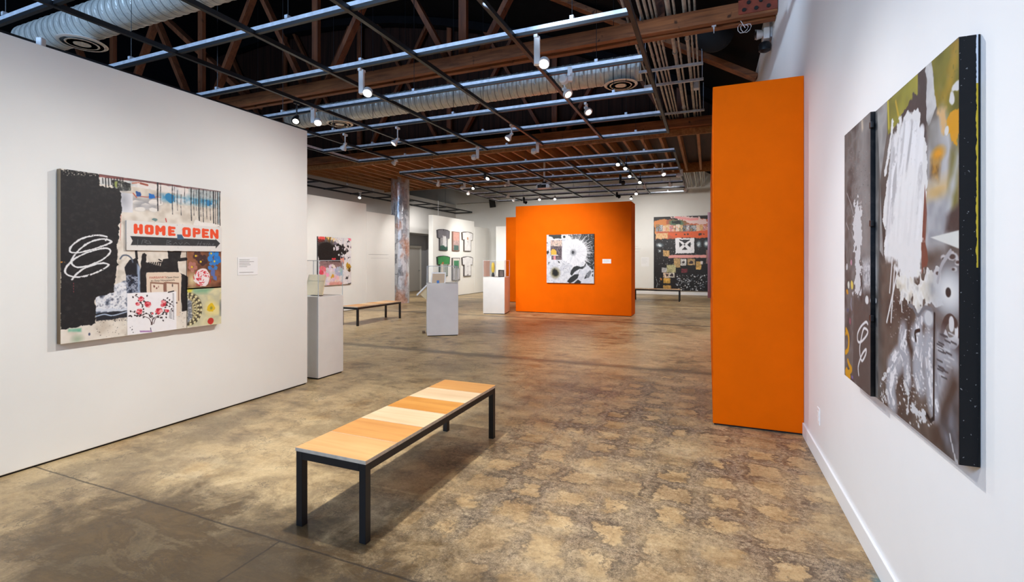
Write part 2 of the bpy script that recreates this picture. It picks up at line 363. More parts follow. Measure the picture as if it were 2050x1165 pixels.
# ------------------------------------------------------------------ painted pictures (colour attributes on fine meshes)
class Art:
    def __init__(s, w, h, bg, seed=0):
        s.w, s.h = w, h; s.a = np.ones((h, w, 3)) * np.array(bg, float); s.rng = np.random.RandomState(seed)
        s.x = (np.arange(w) + 0.5) / w; s.y = (np.arange(h) + 0.5) / h; s.H = None; s.kx = s.ky = 1.0; s._n = {}
    def frame(s, tl, tr, br, bl):
        src = [tl, tr, br, bl]; dst = [(0, 0), (1, 0), (1, 1), (0, 1)]; A = []; B = []
        for (u, v), (x, y) in zip(src, dst):
            A.append([u, v, 1, 0, 0, 0, -u * x, -v * x]); B.append(x)
            A.append([0, 0, 0, u, v, 1, -u * y, -v * y]); B.append(y)
        hh = np.linalg.solve(np.array(A, float), np.array(B, float)); s.H = np.append(hh, 1).reshape(3, 3)
        s.kx = 2.0 / (abs(tr[0] - tl[0]) + abs(br[0] - bl[0])); s.ky = 2.0 / (abs(bl[1] - tl[1]) + abs(br[1] - tr[1])); return s
    def T(s, p):
        if s.H is None: return p
        q = s.H @ np.array([p[0], p[1], 1.0]); return (q[0] / q[2], q[1] / q[2])
    def noise(s, n, seed=0):
        key = (n, seed)
        if key not in s._n:
            g = np.random.RandomState(1000 + seed * 17 + n).rand(n + 2, n + 2)
            fx = s.x * n; fy = s.y * n; ix = fx.astype(int); iy = fy.astype(int)
            tx = fx - ix; ty = fy - iy; tx = tx * tx * (3 - 2 * tx); ty = (ty * ty * (3 - 2 * ty))[:, None]
            a = g[iy][:, ix]; b = g[iy][:, ix + 1]; c = g[iy + 1][:, ix]; d = g[iy + 1][:, ix + 1]
            s._n[key] = (a * (1 - tx) + b * tx) * (1 - ty) + (c * (1 - tx) + d * tx) * ty
        return s._n[key]
    def fb(s, n, seed=0): return 0.5 * s.noise(n, seed) + 0.3 * s.noise(n * 2, seed + 1) + 0.2 * s.noise(n * 4, seed + 2)
    def sl(s, x0, x1, y0, y1):
        i0 = max(0, int(x0 * s.w) - 1); i1 = min(s.w, int(x1 * s.w) + 2); j0 = max(0, int(y0 * s.h) - 1); j1 = min(s.h, int(y1 * s.h) + 2)
        return (slice(j0, j1), slice(i0, i1)) if i1 > i0 and j1 > j0 else None
    def put(s, sl, m, col, alpha=1.0):
        m = np.clip(m * alpha, 0, 1)[..., None]; s.a[sl] = s.a[sl] * (1 - m) + np.array(col, float) * m
    def poly(s, pts, col, rough=0.0, f=0.0, alpha=1.0, dry=0.0, rn=24, seed=3):
        pts = [s.T(p) for p in pts]; xs = [p[0] for p in pts]; ys = [p[1] for p in pts]; pad = rough + f + 2.0 / s.w
        sl = s.sl(min(xs) - pad, max(xs) + pad, min(ys) - pad, max(ys) + pad)
        if sl is None: return s
        X = s.x[sl[1]][None, :]; Y = s.y[sl[0]][:, None]; d = None; sg = np.ones((Y.shape[0], X.shape[1]))
        n = len(pts)
        for i in range(n):
            (ax, ay), (bx, by) = pts[i], pts[i - 1]
            ex, ey = bx - ax, by - ay; wx, wy = X - ax, Y - ay; L = ex * ex + ey * ey + 1e-12
            t = np.clip((wx * ex + wy * ey) / L, 0, 1); q = (wx - ex * t) ** 2 + (wy - ey * t) ** 2
            d = q if d is None else np.minimum(d, q)
            c1 = Y >= ay; c2 = Y < by; c3 = ex * wy > ey * wx
            fl = (c1 & c2 & c3) | (~c1 & ~c2 & ~c3); sg = np.where(fl, -sg, sg)
        d = np.sqrt(d) * sg
        if rough: d = d + (s.fb(rn, seed)[sl] - 0.5) * rough * 2
        m = np.clip(0.5 - d / max(f, 1.3 / s.w), 0, 1)
        if dry: m = m * (s.fb(40, seed + 5)[sl] > dry)
        s.put(sl, m, col, alpha); return s
    def rect(s, a, b, col, **k): return s.poly([a, (b[0], a[1]), b, (a[0], b[1])], col, **k)
    def ell(s, c, rx, ry, col, rough=0.0, f=0.0, alpha=1.0, rot=0.0, rn=24, seed=3):
        cx, cy = s.T(c); rx *= s.kx; ry *= s.ky; r = max(rx, ry) * 1.05 + rough + f
        sl = s.sl(cx - r, cx + r, cy - r, cy + r)
        if sl is None: return s
        X = s.x[sl[1]][None, :] - cx; Y = s.y[sl[0]][:, None] - cy; ca, sa = math.cos(rot), math.sin(rot)
        U = (X * ca + Y * sa) / max(rx, 1e-4); V = (-X * sa + Y * ca) / max(ry, 1e-4)
        d = (np.sqrt(U * U + V * V) - 1) * min(rx, ry)
        if rough: d = d + (s.fb(rn, seed)[sl] - 0.5) * rough * 2
        s.put(sl, np.clip(0.5 - d / max(f, 1.3 / s.w), 0, 1), col, alpha); return s
    def stroke(s, pts, w, col, rough=0.0, f=0.0, alpha=1.0, taper=1.0, dry=0.0, smooth=False, seed=4):
        pts = [s.T(p) for p in pts]; w = w * s.kx * 0.5
        if smooth:
            q = []
            for i in range(len(pts) - 1):
                p0 = pts[max(i - 1, 0)]; p1 = pts[i]; p2 = pts[i + 1]; p3 = pts[min(i + 2, len(pts) - 1)]
                for k in range(6):
                    t = k / 6.0
                    q.append(tuple(0.5 * (2 * p1[j] + (p2[j] - p0[j]) * t + (2 * p0[j] - 5 * p1[j] + 4 * p2[j] - p3[j]) * t * t + (3 * p1[j] - p0[j] - 3 * p2[j] + p3[j]) * t ** 3) for j in (0, 1)))
            pts = q + [pts[-1]]
        n = len(pts) - 1; pad = w + rough + f + 2.0 / s.w
        for i in range(n):
            (ax, ay), (bx, by) = pts[i], pts[i + 1]; ww = w * (1 + (taper - 1) * (i + 0.5) / n)
            sl = s.sl(min(ax, bx) - pad, max(ax, bx) + pad, min(ay, by) - pad, max(ay, by) + pad)
            if sl is None: continue
            X = s.x[sl[1]][None, :]; Y = s.y[sl[0]][:, None]; ex, ey = bx - ax, by - ay; L = ex * ex + ey * ey + 1e-12
            t = np.clip(((X - ax) * ex + (Y - ay) * ey) / L, 0, 1)
            d = np.sqrt((X - ax - ex * t) ** 2 + (Y - ay - ey * t) ** 2) - ww
            if rough: d = d + (s.fb(60, seed)[sl] - 0.5) * rough * 2
            m = np.clip(0.5 - d / max(f, 1.3 / s.w), 0, 1)
            if dry: m = m * (s.fb(70, seed)[sl] > dry)
            s.put(sl, m, col, alpha)
        return s
    def dots(s, a, b, n, r0, r1, col, stretch=1.0, alpha=1.0):
        for _ in range(n):
            r = r0 + (r1 - r0) * s.rng.rand() ** 2
            cc = col[s.rng.randint(len(col))] if isinstance(col, list) else col
            s.ell((a[0] + (b[0] - a[0]) * s.rng.rand(), a[1] + (b[1] - a[1]) * s.rng.rand()), r, r * (1 + (stretch - 1) * s.rng.rand()), cc, rot=0, alpha=alpha)
        return s
    def cloud(s, pts, cols, n=12, seed=0, f=0.0, rough=0.0, alpha=1.0):
        """polygon filled with noise stepped through a list of colours"""
        q = Art.__new__(Art); q.__dict__ = dict(s.__dict__); q.a = np.zeros_like(s.a)
        q.poly(pts, (1, 1, 1), rough=rough, f=f); m = q.a[..., 0] * alpha
        v = np.clip((s.fb(n, seed) - 0.22) / 0.56, 0, 0.999) * (len(cols) - 1); i = v.astype(int); t = (v - i)[..., None]
        C = np.array(cols, float); c = C[i] * (1 - t) + C[np.minimum(i + 1, len(cols) - 1)] * t
        s.a = s.a * (1 - m[..., None]) + c * m[..., None]; return s
    def sample(s, gx, gy):
        x = np.clip(gx * s.w - 0.5, 0, s.w - 1.001); y = np.clip(gy * s.h - 0.5, 0, s.h - 1.001)
        i = x.astype(int); j = y.astype(int); tx = (x - i)[..., None]; ty = (y - j)[..., None]
        return (s.a[j, i] * (1 - tx) + s.a[j, i + 1] * tx) * (1 - ty) + (s.a[j + 1, i] * (1 - tx) + s.a[j + 1, i + 1] * tx) * ty

def art_mesh(name, art, W, Hh, depth, parent, side=(70, 60, 50), region=(0, 0, 1, 1), origin=None, inside=None, nx=None, relief=0.0):
    """a slab lying in local XZ, face towards -Y, its front a fine mesh carrying the picture"""
    x0, y0, x1, y1 = region
    nx = nx or max(8, int(art.w * (x1 - x0))); ny = max(8, int(art.h * (y1 - y0)))
    gx = np.linspace(x0, x1, nx); gy = np.linspace(y0, y1, ny); GX, GY = np.meshgrid(gx, gy)
    c = art.sample(GX, GY) / 255.0; c = np.where(c <= 0.04045, c / 12.92, ((c + 0.055) / 1.055) ** 2.4)
    lx = (GX - 0.5) * W; lz = (0.5 - GY) * Hh; ly = np.full_like(lx, -depth)
    if relief: ly = ly - relief * (art.sample(GX, GY).mean(-1) / 255.0)
    V = np.stack([lx, ly, lz], -1).reshape(-1, 3); Cc = np.concatenate([c.reshape(-1, 3), np.ones((nx * ny, 1))], 1)
    idx = np.arange(nx * ny).reshape(ny, nx)
    Q = np.stack([idx[:-1, :-1], idx[1:, :-1], idx[1:, 1:], idx[:-1, 1:]], -1).reshape(-1, 4)
    if inside is not None:
        mx = (GX[:-1, :-1] + GX[1:, 1:]) / 2; my = (GY[:-1, :-1] + GY[1:, 1:]) / 2
        Q = Q[inside(mx, my).reshape(-1)]
    else:
        b = len(V); sx = (x0 - 0.5) * W; ex = (x1 - 0.5) * W; tz = (0.5 - y0) * Hh; bz = (0.5 - y1) * Hh
        sd = np.array([lin(q) for q in side] + [1.0])
        V = np.concatenate([V, [[sx, -depth, tz], [ex, -depth, tz], [ex, -depth, bz], [sx, -depth, bz], [sx, 0, tz], [ex, 0, tz], [ex, 0, bz], [sx, 0, bz]]])
        Cc = np.concatenate([Cc, np.tile(sd, (8, 1))])
        Q = np.concatenate([Q, b + np.array([[0, 1, 5, 4], [1, 2, 6, 5], [2, 3, 7, 6], [3, 0, 4, 7], [4, 5, 6, 7]])])
    me = bpy.data.meshes.new(name); nf = len(Q)
    me.vertices.add(len(V)); me.vertices.foreach_set('co', V.astype(np.float32).ravel())
    me.loops.add(nf * 4); me.loops.foreach_set('vertex_index', Q.astype(np.int32).ravel())
    me.polygons.add(nf); me.polygons.foreach_set('loop_start', np.arange(0, nf * 4, 4, dtype=np.int32))
    me.update(calc_edges=True)
    at = me.color_attributes.new('paint', 'FLOAT_COLOR', 'POINT'); at.data.foreach_set('color', Cc.astype(np.float32).ravel())
    me.materials.append(M['canvas']); me.validate()
    o = bpy.data.objects.new(name, me); COL.objects.link(o); o.parent = parent; return o

# ------------------------------------------------------------------ room shell (metres; camera near the origin, Y runs down the hall)
RX, BY, LX = 0.75, 21.9, -12.2
def roof_z(x): return 4.74 + 4.0 * (1 - ((x + 12.25) / 13.0) ** 2)

b = MB(); b.box(-16, 1.2, -5, 23, -0.12, 0)
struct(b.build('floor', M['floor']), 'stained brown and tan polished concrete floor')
b = MB(); xs = [1.0 - 17.2 * k / 40 for k in range(41)]
prof = [(x, roof_z(min(x, 0.95))) for x in xs]
for (xa, za), (xb, zb) in zip(prof, prof[1:]):
    b.add([(xa, -5, za), (xb, -5, zb), (xb, 23, zb), (xa, 23, za), (xa, -5, za + .08), (xb, -5, zb + .08), (xb, 23, zb + .08), (xa, 23, za + .08)],
          [(0, 1, 2, 3), (7, 6, 5, 4), (0, 4, 5, 1), (2, 6, 7, 3)])
struct(b.build('ceiling', M['roof']), 'black painted roof boards above the trusses')
b = MB(); b.box(RX, RX + 0.2, -4.6, BY + .2, 0, 4.74)
struct(b.build('wall_right', M['white_r']), 'long white wall on the right')
b = MB(); b.box(RX - 0.014, RX, -4.6, 4.685, 0, 0.112)
struct(b.build('baseboard_right', M['white_r'], bevel=0.003), 'low white baseboard of the right wall')
b = MB(); b.box(-16, RX + .2, BY, BY + 0.2, 0, 8.8)
struct(b.build('wall_back', M['white']), 'white end wall of the hall')
b = MB(); b.box(LX, RX - 0.1, BY - 0.014, BY, 0, 0.11)
struct(b.build('baseboard_back', M['white_r'], bevel=0.003), 'white baseboard of the end wall')
# aisle wall with its alcove
A0, A1, AH = 17.74, 20.6, 2.73
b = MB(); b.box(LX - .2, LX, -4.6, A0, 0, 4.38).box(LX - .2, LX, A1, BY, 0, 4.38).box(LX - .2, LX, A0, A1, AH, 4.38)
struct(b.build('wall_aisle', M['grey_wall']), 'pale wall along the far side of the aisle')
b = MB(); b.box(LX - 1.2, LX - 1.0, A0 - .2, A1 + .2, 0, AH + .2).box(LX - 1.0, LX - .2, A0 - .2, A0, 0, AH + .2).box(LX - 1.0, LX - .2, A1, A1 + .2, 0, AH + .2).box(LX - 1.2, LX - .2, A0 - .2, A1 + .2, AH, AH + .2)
struct(b.build('wall_alcove', M['alcove_grey']), 'grey alcove opening off the aisle')
b = MB(); b.box(LX - 1.0, LX - .93, 18.9, 19.0, 0, 2.1).box(LX - 1.0, LX - .93, 20.0, 20.1, 0, 2.1).box(LX - 1.0, LX - .93, 18.9, 20.1, 2.1, 2.2)
dr = struct(b.build('door_1', M['white'], bevel=.004), 'pale door in the alcove')
b = MB(); b.box(LX - .99, LX - .96, 19.0, 20.0, 0.01, 2.1); b.build('leaf', M['grey_wall'], dr)
b = MB(); b.cyl((LX - .96, 19.9, 1.0), (LX - .9, 19.9, 1.0), .02).cyl((LX - .9, 19.9, 1.0), (LX - .9, 19.8, 1.0), .012); b.build('handle', M['chrome'], dr)
b = MB(); b.box(-16.1, -16, -4.6, BY, 0, 8.8)
struct(b.build('wall_outer', M['roof']), 'dark outer wall behind the aisle wall')
b = MB(); b.box(-16, RX + .2, -4.8, -4.6, 0, 4.5).box(-16, -9, -4.8, -4.6, 4.5, 8.8).box(-1, RX + .2, -4.8, -4.6, 4.5, 6.4).box(-9, -1, -4.8, -4.6, 6.6, 8.8)
struct(b.build('wall_front', M['white']), 'white wall behind the viewer with an added high opening')  # unseen opening, made up to go with the cool fill light
# the near white partition on the left: part of the setting, it fills the left of the view
b = MB(); b.box(-4.775, -4.475, -4.6, 4.38, 0.014, 3.05).mat(1).box(-4.765, -4.487, -4.6, 4.37, 0, 0.014)  # thin dark base puts the shadow line along the floor into colour
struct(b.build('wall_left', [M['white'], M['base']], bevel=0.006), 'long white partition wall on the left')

# dark plank infill above the second truss
b = MB(); b.box(-16, RX, 11.32, 11.4, 4.6, 8.7)
struct(b.build('wall_gable', M['infill']), 'dark brown plank wall above the second truss')

# ------------------------------------------------------------------ low joist ceiling
b = MB(); b.box(LX - 3, RX, 11.2, 16.0, 4.565, 4.61)
struct(b.build('ceiling_deck', M['deck']), 'brown board deck over the joists')
jm = None; k = 0
x = 0.59
while x > -15.5:
    if jm is None:
        b = MB(); b.box(-.031, .031, -2.33, 2.33, 0, .27); o = b.build('ceiling_joist', M['joist'], bevel=.003); jm = o
    else:
        o = jm.copy(); COL.objects.link(o)
    o.location = (x, 13.58, 4.29)
    o['kind'] = 'structure'; o['label'] = 'sawn tan timber joist of the low ceiling'; o['group'] = 'joists of the low ceiling'
    x -= 0.406
for yy, lb in ((11.2, 'timber header where the joists meet the second truss'), (15.96, 'timber header at the far ends of the joists')):
    b = MB(); b.box(LX - 3, RX, yy, yy + .045, 4.26, 4.56); struct(b.build('joist_header', M['joist']), lb)

# ------------------------------------------------------------------ trusses
def truss(Y, label, full=True):
    t = thing('roof_truss', label, 'roof truss', (0, Y, 4.40), group='timber roof trusses')
    L = -15.6
    for dy in (0.0, 0.17):
        b = MB(); b.box(L, RX - .005, dy, dy + .09, 0, .185); b.build('bottom_chord', M['truss'], t, bevel=.004)
    xs = [RX - .01 - k * 0.9 for k in range(18)]
    b = MB()
    for xa, xb in zip(xs, xs[1:]):
        b.beam((xa, .13, roof_z(xa) - 4.40 - .14), (xb, .13, roof_z(xb) - 4.40 - .14), .26, .2)
    b.build('top_chord', M['roof'], t)
    for px in (-.586, -3.466, -6.394, -9.377, -12.3):
        top = roof_z(px) - 4.4 - .2
        b = MB(); b.box(px - .065, px + .065, .09, .17, .05, top); b.build('post', M['post'], t, bevel=.004)
        for sx, sl in ((-.22, -1.75), (.25, 1.65)):
            x0 = px + sx
            if x0 > -.9 and sl > 0: continue
            x1 = x0
            for _ in range(60):
                x1 += .05 * (1 if sl > 0 else -1)
                if 4.4 + .1 + abs(x1 - x0) * abs(sl) > roof_z(min(x1, RX)) - .25: break
            b = MB(); b.beam((x0, .13, .1), (x1, .13, .1 + abs(x1 - x0) * abs(sl)), .08, .13, up=(0, 1, 0)); b.build('brace', M['post'], t, bevel=.004)
    b = MB(); b.box(.33, RX - .006, -.012, 0, .03, .2)
    hp = b.build('heel_plate', M['heel'], t, bevel=.002); hp['label'] = 'rust red steel heel plate with dark bolts'
    for i in range(3):
        for j in range(2):
            b = MB(); b.cyl((.39 + i * .13 + j * .05, -.024, .075 + j * .08), (.39 + i * .13 + j * .05, -.0125, .075 + j * .08), .022, n=12); b.build('bolt_head', M['blackm'], hp)
    return t
truss(6.33, 'nearer timber roof truss crossing the hall above the track lights')
truss(11.0, 'farther timber roof truss at the edge of the low joist ceiling')
b = MB(); b.beam((-8.0, 6.62, 4.45), (-11.4, 6.62, 7.18), .09, .2, up=(0, 1, 0))
tag(b.build('roof_brace', M['post'], bevel=.005), 'long slanting timber brace rising left from the nearer truss', 'brace')
b = MB(); b.beam((.74, 8.88, 4.52), (-3.2, 8.88, 6.85), .09, .2, up=(0, 1, 0))
tag(b.build('roof_rafter', M['truss'], bevel=.005), 'sloping timber rafter meeting the right wall between the trusses', 'rafter')

# ------------------------------------------------------------------ air ducts
def duct(Y, xa, xb, z, r, label, diffs):
    t = thing('air_duct', label, 'air duct', ((xa + xb) / 2, Y, z), group='spiral air ducts'); L = (xb - xa) / 2
    n = 40; pitch = .15; vs = []; fs = []; m = int(2 * L / .02)
    for i in range(m + 1):
        x = -L + 2 * L * i / m
        for k in range(n):
            a = 2 * PI * k / n; ph = ((x / pitch + k / n) % 1.0)
            rr = r + (.007 if ph < .14 else 0)
            vs.append((x, rr * math.cos(a), rr * math.sin(a)))
    for i in range(m):
        for k in range(n): fs.append((i * n + k, i * n + (k + 1) % n, (i + 1) * n + (k + 1) % n, (i + 1) * n + k))
    fs += [tuple(range(n)), tuple(range(m * n, m * n + n))]
    b = MB(); b.add(vs, fs); b.build('duct_tube', M['duct'], t)
    for x in diffs:
        xl = x - (xa + xb) / 2; zb = 4.57 - z
        d = MB(); d.lathe([(.27, 0), (.29, .012), (.265, .03), (.20, .05), (.125, .07), (.125, .05), (.19, .034), (.235, .012), (.24, 0)], 36)
        d.lathe([(.19, -.004), (.2, .006), (.13, .03), (.11, .03), (.16, .008), (.17, -.004)], 36)
        d.lathe([(0, -.006), (.10, -.004), (.11, .006), (.03, .022), (0, .022)], 36)
        do = d.build('diffuser', M['diff'], t, smooth=True); do.location = (xl, 0, zb); do['label'] = 'round ringed ceiling diffuser'
        c = MB(); c.cyl((0, 0, .05), (0, 0, -zb - r + .08), .13, n=28); c.build('collar', M['ductd'], do, smooth=True)
    return t
duct(3.95, -9.6, -1.08, 4.84, .225, 'spiral steel air duct above the near left of the hall', [-8.25])
duct(8.5, -9.2, -1.06, 4.84, .225, 'spiral steel air duct behind the nearer timber truss', [-7.72, -1.43])

# ------------------------------------------------------------------ lighting grids
def grid(label, xr, ybars, runners, rods, base, light_runner=None, thin=False):
    t = thing('lighting_grid', label, 'lighting grid', (xr[0], ybars[0], base), group='suspended lighting grids')
    ox, oy = xr[0], ybars[0]; L = xr[1] - xr[0]; W = ybars[-1] - ybars[0]; s = .022
    for y in ybars:
        b = MB()
        if thin: b.mat(1).box(0, L, -s, s, .0, .045)
        else: b.box(0, L, -s, s, .06, .10).mat(1).box(0, L, -.018, .018, .026, .06)
        o = b.build('crossbar', [M['galv'], M['black']], t); o.location = (0, y - oy, 0)
    for x in runners:
        b = MB(); lit = (light_runner is not None and abs(x - light_runner) < .01)  # pale metal puts the light caught by this one runner into its colour
        b.mat(0 if lit else 1).box(-s, s, 0, W, .012 if not lit else .05, .062 if not lit else .098)
        if lit: b.mat(1).box(-.018, .018, 0, W, .02, .05)
        o = b.build('runner', [M['galv'], M['black']], t); o.location = (x - ox, 0, 0)
    for x, y in rods:
        top = (roof_z(x) if y < 11.2 or y > 16 else 4.565) - base
        b = MB(); b.cyl((0, 0, .09), (0, 0, top), .004, n=6).mat(1).box(-.02, .02, -.03, .03, .10, .135)
        o = b.build('hanger_rod', [M['black'], M['galv']], t); o.location = (x - ox, y - oy, 0)
    return t
NB = [.2, 1.36, 2.52, 3.66, 4.78, 5.93, 7.1, 8.25, 9.42]
FB = [11.1, 12.25, 13.35, 14.45, 15.6, 16.75, 17.9]
RN = [-7.95, -6.95, -5.72, -4.47, -3.2, -1.95, -.70]
GZ = 3.868
grid('black and silver suspended lighting grid over the near part of the hall', (-7.95, -.70), NB, RN,
     [(x, y) for y in NB[2::1] for x in (-6.6, -4.0, -1.3)], GZ, -7.95)
grid('black and silver suspended lighting grid below the low joist ceiling', (-7.95, -.70), FB, RN,
     [(x, y) for y in FB[::2] for x in (-6.9, -4.2, -1.35)], GZ, -7.95)
grid('narrow black lighting grid hung over the left aisle', (-11.95, -10.95), [8.6 + 1.27 * k for k in range(11)], [-11.95, -10.95],
     [(-11.95, 9.87), (-10.95, 12.41), (-10.95, 13.7), (-11.95, 16.2), (-10.95, 18.7)], GZ, thin=True)

# ------------------------------------------------------------------ conduits
cx = [(-.98, .016), (-.90, .026), (-.80, .02), (-.73, .02), (-.67, .016), (-.62, .016), (-.47, .03), (-.40, .016), (-.28, .026), (-.22, .014), (-.16, .014)]
for i, (x, r) in enumerate(cx):
    b = MB(); b.cyl((0, -1.0, 0), (0, 21.85, 0), r, n=10)
    for yy in (2.1 + .13 * (i % 3), 7.2 + .2 * (i % 4), 10.4 + .15 * (i % 3), 14.2 + .2 * (i % 3), 17.9):
        b.cyl((0, yy, 0), (0, yy + .05, 0), r * 1.35, n=10)
    o = b.build('electrical_conduit', M['conduit'], smooth=True); o.location = (x, 0, 4.645)
    tag(o, 'grey steel conduit in the bundle running along the ceiling', 'conduit', 'steel conduits in a bundle')
for y, lb in ((4.6, 'slotted strut rack under the conduits before the nearer truss'), (5.35, 'slotted strut rack under the conduits just before the nearer truss'), (8.05, 'slotted strut rack under the conduits behind the nearer truss'), (8.75, 'second slotted strut rack behind the nearer truss'), (10.55, 'slotted strut rack under the conduits by the farther truss')):
    b = MB(); b.box(-1.06, -.08, -.02, .02, -.04, 0)
    for xx in (-1.04, -.1): b.cyl((xx, 0, 0), (xx, 0, roof_z(xx) - 4.70), .006, n=6)
    o = b.build('conduit_rack', M['galv']); o.location = (0, y, 4.600)
    tag(o, lb, 'strut rack', 'conduit racks')
b = MB(); b.box(-.04, .04, -.06, .06, -.13, 0)
o = b.build('junction_box', M['galv'], bevel=.004); o.location = (-.20, 8.90, 4.598); tag(o, 'small steel junction box under the conduit bundle', 'junction box')

# wrapped column
b = MB(); b.cyl((0, 0, 0), (0, 0, 1.5), .318, n=44).cyl((0, 0, 1.5), (0, 0, 3.0), .321, n=44).cyl((0, 0, 3.0), (0, 0, 4.56), .318, n=44)
o = b.build('column', M['wrap'], smooth=True); o.location = (-10.04, 14.03, 0)
tag(o, 'round column wrapped in patched shiny metal sheet', 'column')
# ------------------------------------------------------------------ pictures
K, Wh = (30, 30, 32), (238, 236, 234)
def paint_left():
    a = Art(560, 585, (224, 214, 198), 1)
    a.frame((100, 58), (1055, 182), (1048, 985), (95, 1092))
    a.cloud([(90, 50), (1060, 180), (1055, 990), (90, 1100)], [(206, 194, 178), (228, 219, 205), (236, 228, 216)], 14, 2)
    a.dots((300, 900), (840, 1060), 160, .6, 2.4, [(90, 80, 70), (150, 130, 110), (60, 55, 60)])
    # upper band: washes, drips
    a.cloud([(330, 95), (1060, 180), (1056, 240), (520, 160), (330, 150)], [(228, 220, 212), (236, 228, 222), (190, 196, 196)], 16, 4)
    a.poly([(325, 86), (700, 134), (860, 158), (1055, 182), (1055, 190), (860, 170), (700, 148), (325, 104)], (122, 78, 76), rough=.006)
    a.stroke([(330, 100), (470, 118), (520, 122)], 9, (150, 90, 84), dry=.45)
    a.stroke([(570, 140), (610, 150)], 12, (160, 84, 66)); a.stroke([(520, 140), (560, 136)], 8, (196, 120, 96), dry=.4)
    a.cloud([(400, 120), (515, 140), (515, 190), (400, 180)], [(30, 32, 36), (70, 72, 66), (190, 190, 180), (40, 42, 46)], 40, 6, rough=.012)
    for x in range(345, 470, 17): a.stroke([(x, 112), (x + 2, 140 + a.rng.randint(35))], 3 + a.rng.rand() * 3, (44, 42, 44))
    a.poly([(418, 130), (430, 132), (430, 170), (416, 160)], (150, 160, 90), rough=.01)
    # grey scallops and blue brush marks
    for x, y, r in ((545, 240, 26), (600, 265, 30), (655, 240, 34), (690, 215, 26), (560, 280, 24), (640, 285, 22)):
        a.ell((x, y), r * 1.5, r * .8, (150, 150, 154), f=.03, alpha=.8); a.ell((x + 6, y + 14), r * 1.3, r * .55, (232, 226, 218), rough=.006)
    a.stroke([(545, 215), (600, 222), (690, 222)], 5, (176, 84, 72)); a.stroke([(525, 200), (545, 225)], 7, (196, 104, 84), dry=.3)
    a.poly([(538, 186), (572, 190), (575, 220), (545, 222)], (38, 84, 150), rough=.008); a.poly([(616, 198), (652, 203), (656, 226), (620, 232)], (14, 108, 190), rough=.008)
    a.cloud([(690, 205), (860, 215), (1040, 235), (1020, 280), (850, 262), (740, 250), (690, 240)], [(210, 216, 218), (120, 168, 190), (60, 140, 180), (170, 190, 200)], 18, 8, f=.03)
    a.ell((742, 226), 26, 24, (34, 128, 176), rough=.015); a.ell((985, 258), 22, 22, (40, 128, 180), rough=.02)
    a.cloud([(860, 165), (1054, 185), (1054, 240), (860, 222)], [(196, 204, 200), (150, 164, 166), (214, 214, 208)], 24, 9, alpha=.8, f=.02)
    for x, y0, y1, w in ((672, 130, 302, 9), (690, 140, 262, 4), (760, 150, 325, 5), (772, 160, 250, 3), (790, 180, 300, 5), (812, 205, 330, 4), (835, 160, 262, 3), (874, 166, 362, 7), (890, 180, 330, 4), (905, 175, 300, 3), (922, 172, 372, 10), (932, 176, 340, 4), (947, 176, 380, 6), (968, 180, 352, 4), (990, 182, 360, 4), (1010, 184, 392, 10), (1022, 184, 380, 6), (1036, 184, 398, 8), (1048, 185, 398, 8)):
        a.stroke([(x, y0), (x - 2, (y0 + y1) / 2), (x, y1)], w, (36, 36, 40), rough=.002, taper=.7)
    a.stroke([(1041, 190), (1041, 380)], 4, (150, 190, 205))
    a.cloud([(890, 395), (900, 360), (1050, 385), (1053, 402)], [(232, 226, 218), (240, 234, 226)], 10, 3, rough=.02)
    a.ell((648, 356), 22, 12, (110, 136, 134), rough=.01); a.stroke([(718, 350), (722, 370)], 6, (190, 50, 50))
    # pale square beside the black field
    a.poly([(440, 195), (522, 203), (522, 316), (440, 312)], (224, 223, 226)); a.ell((470, 240), 26, 44, (150, 152, 160), f=.05, alpha=.7)
    a.stroke([(452, 330), (446, 480)], 3, (200, 120, 100), dry=.4)
    # floral panels
    a.cloud([(842, 546), (1052, 549), (1050, 768), (842, 772)], [(92, 58, 40), (126, 80, 56), (150, 98, 70), (110, 66, 46)], 14, 13)
    for x, y, r, c in ((905, 575, 26, (72, 46, 44)), (938, 600, 30, (64, 42, 42)), (876, 640, 28, (176, 116, 104)), (1008, 585, 40, (48, 132, 208)), (1000, 640, 30, (60, 126, 196)), (1025, 600, 26, (40, 120, 200))):
        for k in range(5): a.ell((x + r * .62 * math.cos(k * 1.257 + .3), y + r * .7 * math.sin(k * 1.257 + .3)), r * .5, r * .52, c, rough=.006)
    a.poly([(985, 650), (1010, 650), (1020, 720), (998, 716)], (90, 110, 170), rough=.02)
    for x, y in ((896, 575), (926, 610), (872, 642), (1010, 608), (990, 560)): a.ell((x, y), 7, 7, (226, 190, 50))
    a.ell((872, 720), 30, 40, (214, 196, 150), f=.05)
    a.ell((936, 706), 54, 58, (238, 222, 222), rough=.01)
    for k in range(70):
        an = a.rng.rand() * 6.28; rr = 8 + 44 * a.rng.rand(); a.stroke([(936 + rr * math.cos(an), 706 + rr * math.sin(an)), (936 + (rr + 4) * math.cos(an + .3), 706 + (rr + 4) * math.sin(an + .3))], 5, (210, 52, 64) if k % 3 else (244, 236, 236))
    a.cloud([(842, 772), (1050, 766), (1048, 987), (842, 1002)], [(206, 196, 150), (222, 214, 172), (196, 192, 160), (228, 216, 160)], 10, 15)
    a.cloud([(860, 772), (1000, 770), (960, 800), (890, 800)], [(110, 160, 130), (150, 190, 150)], 14, 3, f=.03); a.poly([(842, 770), (880, 772), (860, 800), (842, 800)], (220, 206, 70), f=.02)
    a.ell((850, 895), 92, 102, (58, 50, 42), f=.02); a.ell((846, 895), 76, 88, (176, 164, 120), rough=.01)
